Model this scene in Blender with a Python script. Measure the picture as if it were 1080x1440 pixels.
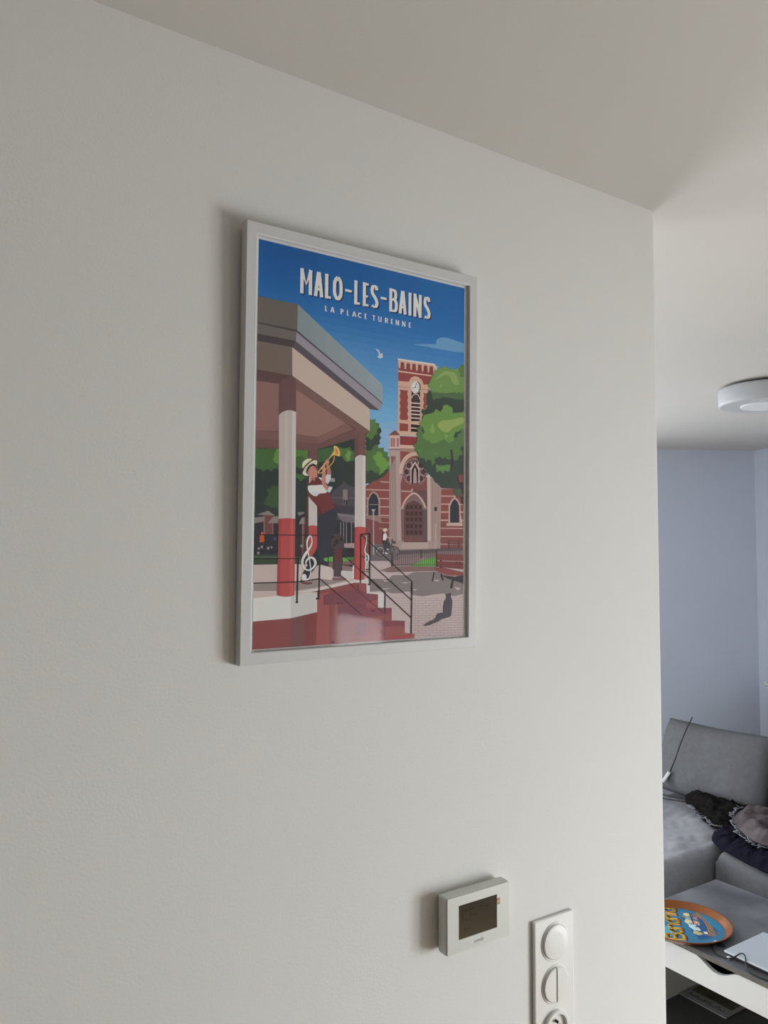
import bpy, bmesh, math, random
from mathutils import Vector, Matrix, noise
from mathutils.geometry import tessellate_polygon, delaunay_2d_cdt

for o in list(bpy.data.objects): bpy.data.objects.remove(o)
SC = bpy.context.scene
COL = SC.collection
R = math.radians

# tuning values: exposure, daylight powers (W), paints
EXPO = 0.0
P_C, P_B, P_A, P_D = 98.0, 123.0, 26.0, 37.0
RX, RY, YB = 2.75, 0.4, -4.5            # dining-side wall: its x and where it ends; back wall y
WCY, WCW, WCH = -0.6, 1.3, 1.4          # dining window: middle, width, height
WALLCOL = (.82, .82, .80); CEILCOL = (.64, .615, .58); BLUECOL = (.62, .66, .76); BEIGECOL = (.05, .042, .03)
SOFACOL = (.165, .165, .17); SOFALITCOL = (.335, .335, .355); FLOORCOL = (.42, .305, .19)
WBS = 2.55                              # living room window: distance along the blue wall from its corner

# ------------------------------------------------------------------ camera
# World: the poster wall is the plane y = 1, X runs along it, Z is up, metres.
EYE = Vector((0.0, 0.0, 1.804))
YAW, PITCH, ROLL, FOCAL_PX = R(56.5), R(3.175), R(0.165), 1110.0
cam = bpy.data.cameras.new('camera')
cam.sensor_fit = 'VERTICAL'
cam.sensor_height = 36.0
cam.lens = FOCAL_PX / 1440.0 * 36.0
cam.clip_start = 0.02
CAM = bpy.data.objects.new('camera', cam)
COL.objects.link(CAM)
ahead = Vector((math.cos(YAW), math.sin(YAW), 0))
right = Vector((math.sin(YAW), -math.cos(YAW), 0))
up = Vector((0, 0, 1))
fwd = math.cos(PITCH) * ahead + math.sin(PITCH) * up
upv = -math.sin(PITCH) * ahead + math.cos(PITCH) * up
rx = math.cos(ROLL) * right + math.sin(ROLL) * upv
ux = -math.sin(ROLL) * right + math.cos(ROLL) * upv
M = Matrix((rx, ux, -fwd)).transposed().to_4x4()
M.translation = EYE
CAM.matrix_world = M
SC.camera = CAM

# ------------------------------------------------------------------ world, daylight, exposure
W = bpy.data.worlds.new('overcast_sky')
W.use_nodes = True
SC.world = W
bg = W.node_tree.nodes['Background']
bg.inputs[0].default_value = (0.80, 0.88, 1.0, 1)
bg.inputs[1].default_value = 0.6
SC.view_settings.view_transform = 'Standard'
SC.view_settings.look = 'None'
SC.view_settings.gamma = 1.0
SC.view_settings.use_curve_mapping = False
SC.view_settings.exposure = EXPO

def daylight(name, centre, normal, w, h, power, color):
    l = bpy.data.lights.new(name, 'AREA')
    l.shape = 'RECTANGLE'; l.size = w; l.size_y = h
    l.energy = power; l.color = color
    o = bpy.data.objects.new(name, l)
    COL.objects.link(o)
    o.location = centre
    o.rotation_euler = Vector(normal).to_track_quat('-Z', 'Z').to_euler()
    return o
# plan of the flat: far (blue) wall and the wall beside the sofa stand askew to the poster wall
FAR_C = Vector((4.866, 2.955)); FAR_D = Vector((-0.878, 0.478)).normalized()     # corner, direction of the blue wall
SIDE_D = Vector((-0.298, -0.955)).normalized()
FAR_N = Vector((-FAR_D.y, FAR_D.x)); FAR_N = FAR_N if FAR_N.y < 0 else -FAR_N       # into the room
SIDE_N = Vector((SIDE_D.y, -SIDE_D.x)); SIDE_N = SIDE_N if SIDE_N.x < 0 else -SIDE_N
daylight('daylight_dining_window', (RX + .16, WCY, .12 + WCH/2), (-1, 0, 0), WCW - .04, WCH - .04, P_C, (.945, .985, 1.0))
WB = FAR_C + FAR_D * WBS                 # window of the living room, behind the poster wall
daylight('daylight_living_window', (WB.x - FAR_N.x*.16, WB.y - FAR_N.y*.16, 1.25), (FAR_N.x, FAR_N.y, 0), 1.9, 1.9, P_B, (0.86, 0.93, 1.0))
daylight('daylight_kitchen_window', (RX + .16, -2.56, .88), (-1, 0, 0), 0.80, 1.06, P_A, (0.93, 0.95, 1.0))
daylight('daylight_balcony_window', (.3 - .16, 2.9, 1.15), (1, 0, 0), 2.0, 2.0, P_D, (0.86, 0.93, 1.0))
# ------------------------------------------------------------------ materials
def nodes(m): return m.node_tree.nodes, m.node_tree.links
def mat(name, col, rough=.6, metal=0, spec=.5, noise_scale=None, noise_amt=.06, bump=0, bump_scale=60, stretch=None, coat=0):
    m = bpy.data.materials.new(name); m.use_nodes = True
    n, l = nodes(m); b = n['Principled BSDF']
    b.inputs['Base Color'].default_value = (*col, 1); b.inputs['Roughness'].default_value = rough
    b.inputs['Metallic'].default_value = metal; b.inputs['Specular IOR Level'].default_value = spec
    b.inputs['Coat Weight'].default_value = coat
    tc = n.new('ShaderNodeTexCoord'); vec = tc.outputs['Object']
    if stretch:
        mp = n.new('ShaderNodeMapping'); mp.inputs['Scale'].default_value = stretch
        l.new(vec, mp.inputs[0]); vec = mp.outputs[0]
    if noise_scale:
        t = n.new('ShaderNodeTexNoise'); t.inputs['Scale'].default_value = noise_scale; t.inputs['Detail'].default_value = 5
        l.new(vec, t.inputs['Vector'])
        r = n.new('ShaderNodeValToRGB'); r.color_ramp.elements[0].position = .3; r.color_ramp.elements[1].position = .7
        r.color_ramp.elements[0].color = (*[c * (1 - noise_amt) for c in col], 1)
        r.color_ramp.elements[1].color = (*[min(1, c * (1 + noise_amt)) for c in col], 1)
        l.new(t.outputs['Fac'], r.inputs[0]); l.new(r.outputs[0], b.inputs['Base Color'])
    if bump:
        t2 = n.new('ShaderNodeTexNoise'); t2.inputs['Scale'].default_value = bump_scale; t2.inputs['Detail'].default_value = 4
        l.new(vec, t2.inputs['Vector'])
        bp = n.new('ShaderNodeBump'); bp.inputs['Strength'].default_value = bump; bp.inputs['Distance'].default_value = .004
        l.new(t2.outputs['Fac'], bp.inputs['Height']); l.new(bp.outputs[0], b.inputs['Normal'])
    return m
def glass_mat(name, rough=.0, tint=(1, 1, 1), ior=1.5):
    m = bpy.data.materials.new(name); m.use_nodes = True
    n, l = nodes(m); n.remove(n['Principled BSDF']); out = n['Material Output']
    tr = n.new('ShaderNodeBsdfTransparent'); tr.inputs[0].default_value = (*tint, 1)
    gl = n.new('ShaderNodeBsdfGlossy'); gl.inputs['Roughness'].default_value = rough
    fr = n.new('ShaderNodeFresnel'); fr.inputs[0].default_value = ior
    ge = n.new('ShaderNodeNewGeometry'); mr = n.new('ShaderNodeMapRange')      # thin pane: same reflectance from both faces
    mr.inputs['To Min'].default_value = ior; mr.inputs['To Max'].default_value = 1 / ior
    l.new(ge.outputs['Backfacing'], mr.inputs['Value']); l.new(mr.outputs[0], fr.inputs[0])
    mx = n.new('ShaderNodeMixShader')
    l.new(fr.outputs[0], mx.inputs[0]); l.new(tr.outputs[0], mx.inputs[1]); l.new(gl.outputs[0], mx.inputs[2]); l.new(mx.outputs[0], out.inputs[0])
    return m
def print_mat(name, rough=.5):
    m = bpy.data.materials.new(name); m.use_nodes = True
    n, l = nodes(m); a = n.new('ShaderNodeAttribute'); a.attribute_name = 'ink'
    l.new(a.outputs['Color'], n['Principled BSDF'].inputs['Base Color']); n['Principled BSDF'].inputs['Roughness'].default_value = rough
    n['Principled BSDF'].inputs['Specular IOR Level'].default_value = .25
    return m
paint = mat('white_wall_paint', WALLCOL, .85, spec=.2, noise_scale=3, noise_amt=.012, bump=.06, bump_scale=260)
brown_paint = mat('dark_brown_wall_paint', BEIGECOL, .85, spec=.2, noise_scale=3, noise_amt=.012)
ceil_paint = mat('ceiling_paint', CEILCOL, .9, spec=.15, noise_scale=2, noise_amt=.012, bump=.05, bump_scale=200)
blue_paint = mat('blue_wall_paint', BLUECOL, .8, spec=.2, noise_scale=3, noise_amt=.015, bump=.05, bump_scale=260)
floor_m = mat('oak_laminate', FLOORCOL, .45, noise_scale=6, noise_amt=.25, stretch=(12, 1, 1))
frame_m = mat('frame_white_lacquer', (.70, .70, .705), .45, noise_scale=8, noise_amt=.015)
paper_m = mat('white_paper', (.80, .80, .80), .7)
glass_m = glass_mat('picture_glass', .045, ior=1.24)
pane_m = glass_mat('window_glass', .0)
ink_m = print_mat('poster_ink', .6)
tray_ink_m = print_mat('tray_ink', .4)
pvc = mat('white_pvc', (.82, .82, .81), .35)
plastic = mat('white_plastic', (.80, .80, .78), .32, spec=.5)
thermo_m = mat('thermostat_plastic', (.66, .67, .63), .4)
lcd_m = mat('lcd_glass', (.040, .031, .020), .12, spec=.5)
lcd_ink = mat('lcd_segments', (.028, .019, .012), .12)
grey_ink = mat('grey_print', (.22, .22, .21), .5)
red_st = mat('sticker_red', (.50, .12, .05), .5); orange_st = mat('sticker_orange', (.62, .36, .16), .5); green_st = mat('sticker_green', (.24, .26, .06), .5)
dark_m = mat('dark_slot', (.03, .03, .03), .6)
lamp_m = mat('lamp_white', (.52, .535, .55), .5); lampring_m = mat('lamp_diffuser_grey', (.52, .53, .54), .5); lampdisc_m = mat('lamp_disc', (.80, .80, .81), .4)
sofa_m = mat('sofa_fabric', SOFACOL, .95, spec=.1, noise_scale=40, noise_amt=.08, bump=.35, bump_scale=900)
sofa_lit_m = mat('sofa_fabric_lit', SOFALITCOL, .85, spec=.15, noise_scale=30, noise_amt=.07, bump=.3, bump_scale=700)  # same sofa fabric, painted lighter for the stronger light on the chaise
black_m = mat('black_plastic', (.012, .012, .013), .45)
shawl_m = mat('black_brown_weave', (.011, .0095, .009), .95, spec=.06, noise_scale=60, noise_amt=.7)
lace_m = mat('pale_lace', (.24, .24, .27), .9, spec=.1)
navy_m = mat('navy_velvet', (.007, .0055, .015), .95, spec=.12, noise_scale=35, noise_amt=.5)
mauve_m = mat('mauve_brown_fleece', (.105, .085, .087), .95, spec=.08, noise_scale=18, noise_amt=.35)
slate = mat('slate_laminate', (.135, .14, .152), .42, noise_scale=5, noise_amt=.5)
slate_edge = mat('slate_edge_band', (.17, .16, .145), .5, noise_scale=30, noise_amt=.2)
drawer_m = mat('white_laminate', (.93, .94, .93), .3)
carcass = mat('white_carcass', (.88, .87, .83), .6)
shelf_m = mat('black_brown_laminate', (.05, .05, .044), .5)
copper = mat('copper_lacquer', (.29, .085, .014), .3, metal=.35, spec=.4, coat=.35)
alu = mat('laptop_aluminium', (.62, .67, .72), .35, metal=.25); alu_dark = mat('laptop_base_shaded', (.10, .10, .105), .5); alu_lit = mat('laptop_lit_edge', (.86, .88, .90), .25)  # base colour holds its shade, edge colour the light falling on it
photo_m = mat('magazine_photo_brown', (.085, .065, .032), .5, noise_scale=30, noise_amt=.6)
cover_m = mat('magazine_cover_grey', (.30, .295, .28), .5, noise_scale=12, noise_amt=.1)
rad_m = mat('radiator_white', (.74, .75, .72), .4)

# ------------------------------------------------------------------ mesh helpers
def link(name, me, mt, parent=None, smooth=False):
    if mt is not None:
        for m in (mt if isinstance(mt, (list, tuple)) else [mt]): me.materials.append(m)
    o = bpy.data.objects.new(name, me); COL.objects.link(o)
    if parent: o.parent = parent
    if smooth:
        for p in me.polygons: p.use_smooth = True
    return o
def bm_obj(name, bm, mt, parent=None, smooth=False, norm=True):
    if norm: bmesh.ops.recalc_face_normals(bm, faces=bm.faces)
    me = bpy.data.meshes.new(name); bm.to_mesh(me); bm.free()
    return link(name, me, mt, parent, smooth)
def thing(name, label, cat, loc=(0, 0, 0), rotz=0, group=None):
    o = bpy.data.objects.new(name, None); COL.objects.link(o); o.empty_display_size = .05
    o.location = loc; o.rotation_euler = (0, 0, rotz)
    o['label'] = label; o['category'] = cat
    if group: o['group'] = group
    return o
def box(bm, lo, hi, bevel=0, seg=2):
    c = bmesh.new()
    bmesh.ops.create_cube(c, size=1)
    s = [hi[i] - lo[i] for i in range(3)]; m = [(hi[i] + lo[i]) / 2 for i in range(3)]
    for v in c.verts: v.co = Vector((v.co.x * s[0] + m[0], v.co.y * s[1] + m[1], v.co.z * s[2] + m[2]))
    if bevel: bmesh.ops.bevel(c, geom=c.edges[:], offset=bevel, segments=seg, profile=.5, affect='EDGES')
    t = bpy.data.meshes.new('t'); c.to_mesh(t); c.free(); bm.from_mesh(t); bpy.data.meshes.remove(t)
    return bm
def B(lo, hi, bevel=0, seg=2): return box(bmesh.new(), lo, hi, bevel, seg)
def prism(bm, pts, z0, z1):
    a = [bm.verts.new((p[0], p[1], z0)) for p in pts]; b = [bm.verts.new((p[0], p[1], z1)) for p in pts]
    n = len(pts)
    bm.faces.new(a[::-1]); bm.faces.new(b)
    for i in range(n): bm.faces.new((a[i], a[(i + 1) % n], b[(i + 1) % n], b[i]))
    return bm
def lathe(bm, prof, n=48, axis='Z', c=(0, 0, 0), sx=1, sy=1):
    rings = []
    for r, h in prof:
        ring = []
        for i in range(n):
            a = 2 * math.pi * i / n; x, y = r * math.cos(a) * sx, r * math.sin(a) * sy
            p = (x, y, h) if axis == 'Z' else (x, -h, y)
            ring.append(bm.verts.new((p[0] + c[0], p[1] + c[1], p[2] + c[2])))
        rings.append(ring)
    for k in range(len(rings) - 1):
        for i in range(n):
            bm.faces.new((rings[k][i], rings[k][(i + 1) % n], rings[k + 1][(i + 1) % n], rings[k + 1][i]))
    if prof[0][0] > 1e-5: bm.faces.new(rings[0][::-1])
    if prof[-1][0] > 1e-5: bm.faces.new(rings[-1])
    return bm
def spline(P, k=6):
    out = []; n = len(P)
    for i in range(n - 1):
        p0, p1, p2, p3 = P[max(i - 1, 0)], P[i], P[i + 1], P[min(i + 2, n - 1)]
        for j in range(k):
            u = j / k
            out.append(tuple(.5 * (2 * p1[c] + (p2[c] - p0[c]) * u + (2 * p0[c] - 5 * p1[c] + 4 * p2[c] - p3[c]) * u * u + (3 * p1[c] - p0[c] - 3 * p2[c] + p3[c]) * u ** 3) for c in range(len(p1))))
    out.append(tuple(P[-1])); return out
def tube(bm, P, r, n=8, k=6):
    P = [Vector(p) for p in (spline(P, k) if k > 1 else P)]
    rings = []; prev = None
    for i, p in enumerate(P):
        t = (P[min(i + 1, len(P) - 1)] - P[max(i - 1, 0)]).normalized()
        ref = prev if prev is not None else (Vector((0, 0, 1)) if abs(t.z) < .9 else Vector((1, 0, 0)))
        a = (ref - t * ref.dot(t)).normalized(); prev = a; b = t.cross(a)
        rings.append([bm.verts.new(p + (a * math.cos(2 * math.pi * j / n) + b * math.sin(2 * math.pi * j / n)) * r) for j in range(n)])
    for x, y in zip(rings, rings[1:]):
        for j in range(n): bm.faces.new((x[j], x[(j + 1) % n], y[(j + 1) % n], y[j]))
    bm.faces.new(rings[0][::-1]); bm.faces.new(rings[-1]); return bm
def structure(o): o['kind'] = 'structure'; return o
def lin(c): c /= 255; return c / 12.92 if c <= .04045 else ((c + .055) / 1.055) ** 2.4
def hexcol(h): return tuple(lin(int(h[i:i + 2], 16)) for i in (0, 2, 4))
def ink_mesh(name, shapes, mt, parent, z0=0.0, dz=2e-5):
    """flat printed shapes: list of (rgb, layer, [(x, y) metres]); each printed layer sits a hair above the last"""
    V, F, C = [], [], []
    for col, lay, P in shapes:
        z = z0 + lay * dz
        tris = tessellate_polygon([[Vector((x, y, 0)) for x, y in P]])
        o = len(V); V += [(x, y, z) for x, y in P]
        for t in tris:
            a, b, c = (P[i] for i in t)
            ar = (b[0] - a[0]) * (c[1] - a[1]) - (b[1] - a[1]) * (c[0] - a[0])
            if abs(ar) < 1e-12: continue
            t = t if ar > 0 else (t[0], t[2], t[1])
            F.append([o + i for i in t]); C += [(*col, 1)] * 3
    me = bpy.data.meshes.new(name); me.from_pydata(V, [], F)
    at = me.color_attributes.new('ink', 'FLOAT_COLOR', 'CORNER')
    at.data.foreach_set('color', [x for c in C for x in c])
    return link(name, me, mt, parent)
def text_mesh(name, body, size, mt, parent, loc, rot=(0, 0, 0), align='CENTER'):
    cu = bpy.data.curves.new(name, 'FONT'); cu.body = body; cu.size = size; cu.align_x = align; cu.align_y = 'CENTER'; cu.extrude = .0001; cu.resolution_u = 3
    o = bpy.data.objects.new(name, cu); COL.objects.link(o)
    dg = bpy.context.evaluated_depsgraph_get(); me = bpy.data.meshes.new_from_object(o.evaluated_get(dg))
    bpy.data.objects.remove(o)
    q = link(name, me, mt, parent); q.location = loc; q.rotation_euler = rot; return q

# ------------------------------------------------------------------ room shell
HT = 2.5
def wall_seg(name, a, b, thick, mt, z0=0, z1=HT, holes=(), out=None):
    """vertical wall along a->b (inner face), thickness on the outer side; holes = (s0, s1, z0, z1) openings"""
    a, b = Vector(a), Vector(b); d = (b - a); L = d.length; d.normalize(); n = Vector((d.y, -d.x))
    if out is not None and n.dot(Vector(out)) < 0: n = -n
    bm = bmesh.new()
    cuts = sorted(holes)
    def piece(s0, s1, h0, h1):
        if s1 - s0 < 1e-4 or h1 - h0 < 1e-4: return
        p = [a + d * s0, a + d * s1, a + d * s1 + n * thick, a + d * s0 + n * thick]
        prism(bm, [(q.x, q.y) for q in p], h0, h1)
    s = 0
    for s0, s1, h0, h1 in cuts:
        piece(s, s0, z0, z1); piece(s0, s1, z0, h0); piece(s0, s1, h1, z1); s = s1
    piece(s, L, z0, z1)
    return structure(bm_obj(name, bm, mt)), a, d, n
bm = bmesh.new(); box(bm, (-4.0, 1.0, 0), (1.315, 1.1, HT))
es = [e for e in bm.edges if all(abs(v.co.x - 1.315) < 1e-5 for v in e.verts) and abs(e.verts[0].co.z - e.verts[1].co.z) > 1]
bmesh.ops.bevel(bm, geom=es, offset=.006, segments=4, profile=.5, affect='EDGES')
wf = structure(bm_obj('wall_front', bm, paint))
wall_seg('wall_left', (-4.0, YB), (-4.0, 1.0), .12, brown_paint, out=(-1, 0))
wall_seg('wall_back', (-4.0, YB), (RX, YB), .12, brown_paint, out=(0, -1))
rs = YB
wall_seg('wall_right', (RX, YB), (RX, RY), .12, paint, holes=[(-2.96 - rs, -2.16 - rs, .35, 2.12), (WCY - WCW/2 - rs, WCY + WCW/2 - rs, .12, .12 + WCH)], out=(1, 0))
wall_seg('wall_return', (RX + .12, RY), (4.30, RY), .12, paint, out=(0, -1))
SIDE_E = FAR_C + SIDE_D * ((2.955 - RY) / .955)
wall_seg('wall_side', (FAR_C.x, FAR_C.y), (SIDE_E.x, RY), .12, blue_paint, out=(-SIDE_N.x, -SIDE_N.y))
FAR_E = FAR_C + FAR_D * ((4.866 - .3) / .8783)
wall_seg('wall_far', (FAR_C.x, FAR_C.y), (FAR_E.x, FAR_E.y), .12, blue_paint, holes=[(WBS - .95, WBS + .95, .3, 2.2)], out=(-FAR_N.x, -FAR_N.y))
wall_seg('wall_living_left', (.3, 1.1), (.3, FAR_E.y), .12, paint, holes=[(.8, 2.8, .12, 2.18)], out=(-1, 0))
plan = [(-4.14, YB - .14), (RX + .14, YB - .14), (RX + .14, RY - .14), (4.3, RY - .14), (5.05, 3.02), (.16, 5.69), (.16, 1.05), (-4.14, 1.05)]
fl = structure(bm_obj('floor', prism(bmesh.new(), plan, -.03, 0), floor_m))
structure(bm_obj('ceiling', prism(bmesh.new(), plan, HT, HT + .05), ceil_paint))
# skirting along the poster wall
structure(bm_obj('baseboard_front', B((-3.99, .986, .0005), (1.3, .9995, .07), .003), pvc))
# ---- windows (their daylight enters the room)
def window(name, label, c, d, n, w, z0, z1, sashes=2, shutter=None):
    """c: centre on the inner face, d: along the wall, n: outwards"""
    root = bpy.data.objects.new(name, None); COL.objects.link(root); root['kind'] = 'structure'; root['label'] = label
    root.location = (c[0], c[1], z0); root.rotation_euler = (0, 0, math.atan2(d[1], d[0]))
    sg = 1 if Vector((-d[1], d[0])).dot(Vector(n)) > 0 else -1
    H = z1 - z0; y0, y1 = sorted((sg * .03, sg * .09))
    bm = bmesh.new(); t = .05; e = .002
    box(bm, (-w/2 + e, y0, e), (-w/2 + t, y1, H - e), .004); box(bm, (w/2 - t, y0, e), (w/2 - e, y1, H - e), .004)
    box(bm, (-w/2 + t, y0, e), (w/2 - t, y1, t), .004); box(bm, (-w/2 + t, y0, H - t), (w/2 - t, y1, H - e), .004)
    bm_obj('window_frame', bm, pvc, root)
    sw = (w - 2 * t) / sashes; ym = (y0 + y1) / 2
    for i in range(sashes):
        a = -w/2 + t + i * sw; f = .045
        bm = bmesh.new(); ya, yb = y0 + .008, y1 - .008
        box(bm, (a, ya, t), (a + f, yb, H - t), .004); box(bm, (a + sw - f, ya, t), (a + sw, yb, H - t), .004)
        box(bm, (a + f, ya, t), (a + sw - f, yb, t + f), .004); box(bm, (a + f, ya, H - t - f), (a + sw - f, yb, H - t), .004)
        s = bm_obj('sash', bm, pvc, root)
        bm_obj('pane', B((a + f, ym - .003, t + f), (a + sw - f, ym + .003, H - t - f)), pane_m, s)
    if shutter:
        ys = sg * .105
        k = 0; z = H - .006
        while z > shutter - z0 + .035:
            bm_obj('shutter_slat', B((-w/2 + .004, ys - .006, z - .036), (w/2 - .004, ys + .006, z), .004, 1), pvc, root); z -= .037
    return root
window('window_1', 'white glazed door on the dining side', (RX, WCY), (0, 1), (1, 0), WCW, .12, .12 + WCH)
window('window_2', 'wide white window in the blue wall', (WB.x, WB.y), (FAR_D.x, FAR_D.y), (-FAR_N.x, -FAR_N.y), 1.9, .3, 2.2)
window('window_3', 'white window under a half lowered shutter', (RX, -2.56), (0, 1), (1, 0), .80, .35, 2.12, 1, shutter=1.46)
window('window_4', 'wide white balcony door of the living room', (.3, 2.9), (0, 1), (-1, 0), 2.0, .12, 2.18)

# ------------------------------------------------------------------ framed poster
LEAN, TILT = .0131, .0015
fr = thing('framed_poster', 'large travel poster in a slim white frame on the white wall', 'picture')
A_ = Vector((math.cos(TILT), -math.sin(TILT) * math.sin(LEAN), math.sin(TILT) * math.cos(LEAN)))
B_ = Vector((-math.sin(TILT), -math.cos(TILT) * math.sin(LEAN), math.cos(TILT) * math.cos(LEAN)))
N_ = A_.cross(B_)
Mx = Matrix((A_, B_, N_)).transposed().to_4x4(); Mx.translation = Vector((.6263, 1 - .0189, 1.9591)); fr.matrix_world = Mx
FW, FH, FB, FT = .408, .6031, .0169, .0148
def rail(p):   # mitred moulding: four outer/inner corner pairs, with a small chamfer at both front edges
    bm = bmesh.new()
    (ox0, oy0), (ox1, oy1), (ix1, iy1), (ix0, iy0) = p
    def ln(a, b, u): return (a[0] + (b[0] - a[0]) * u, a[1] + (b[1] - a[1]) * u)
    prof = [(0, -FT), (0, -.0012), (.07, 0), (.93, 0), (1, -.0012), (1, -FT)]
    s = [[bm.verts.new((*ln(a, b, u), z)) for u, z in prof] for a, b in (((ox0, oy0), (ix0, iy0)), ((ox1, oy1), (ix1, iy1)))]
    n = len(prof)
    for i in range(n): bm.faces.new((s[0][i], s[1][i], s[1][(i + 1) % n], s[0][(i + 1) % n]))
    bm.faces.new(s[0]); bm.faces.new(s[1][::-1])
    return bm
o = [(-FW/2, FH/2), (FW/2, FH/2), (FW/2, -FH/2), (-FW/2, -FH/2)]
q = [(-FW/2 + FB, FH/2 - FB), (FW/2 - FB, FH/2 - FB), (FW/2 - FB, -FH/2 + FB), (-FW/2 + FB, -FH/2 + FB)]
for i in range(4): bm_obj('frame_rail', rail((o[i], o[(i+1) % 4], q[(i+1) % 4], q[i])), frame_m, fr)
iw, ih = FW/2 - FB - .0002, FH/2 - FB - .0002
bm_obj('glass_pane', B((-iw, -ih, -.0034), (iw, ih, -.0024)), glass_m, fr)
sheet = bm_obj('poster_sheet', B((-iw, -ih, -.0064), (iw, ih, -.0056)), paper_m, fr); sheet['label'] = 'white paper sheet with a narrow blank margin'
bm_obj('back_board', B((-iw, -ih, -.0140), (iw, ih, -.0066)), carcass, fr)
X0, X1, Y0, Y1 = -.18324, .18082, -.28160, .28034
def mix(a, b, u): return tuple(a[i] + (b[i] - a[i]) * u for i in range(3))
SKY = [(1.0, (24, 72, 122), (32, 85, 136)), (.90, (30, 82, 134), (36, 90, 142)), (.84, (42, 94, 144), (41, 96, 148)), (.77, (68, 116, 158), (60, 109, 156)), (.70, (84, 131, 167), (70, 123, 164)), (.62, (100, 144, 174), (92, 142, 174)), (.5, (122, 154, 176), (118, 152, 178)), (.4, (130, 158, 178), (130, 158, 178)), (0, (130, 158, 178), (130, 158, 178))]
def sky_ink(c): return tuple(max(lin(v) - .01, .004) / .46 * k for v, k in zip(c, (1, 1.03, 1.08)))
sky = []
rows = 56
for i in range(rows):
    for j in range(4):
        u = 1 - (i + .5) / rows; s = (j + .5) / 4
        for (ua, la, ra), (ub, lb, rb) in zip(SKY, SKY[1:]):
            if ub <= u <= ua:
                w = (u - ub) / (ua - ub)
                c = sky_ink(mix(mix(lb, rb, s), mix(la, ra, s), w)); break
        xa, xb = X0 + (X1 - X0) * j / 4, X0 + (X1 - X0) * (j + 1) / 4; ya, yb = Y0 + (Y1 - Y0) * (1 - i / rows), Y0 + (Y1 - Y0) * (1 - (i + 1) / rows)
        sky.append((c, 0, [(xa, yb), (xb, yb), (xb, ya), (xa, ya)]))
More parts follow.
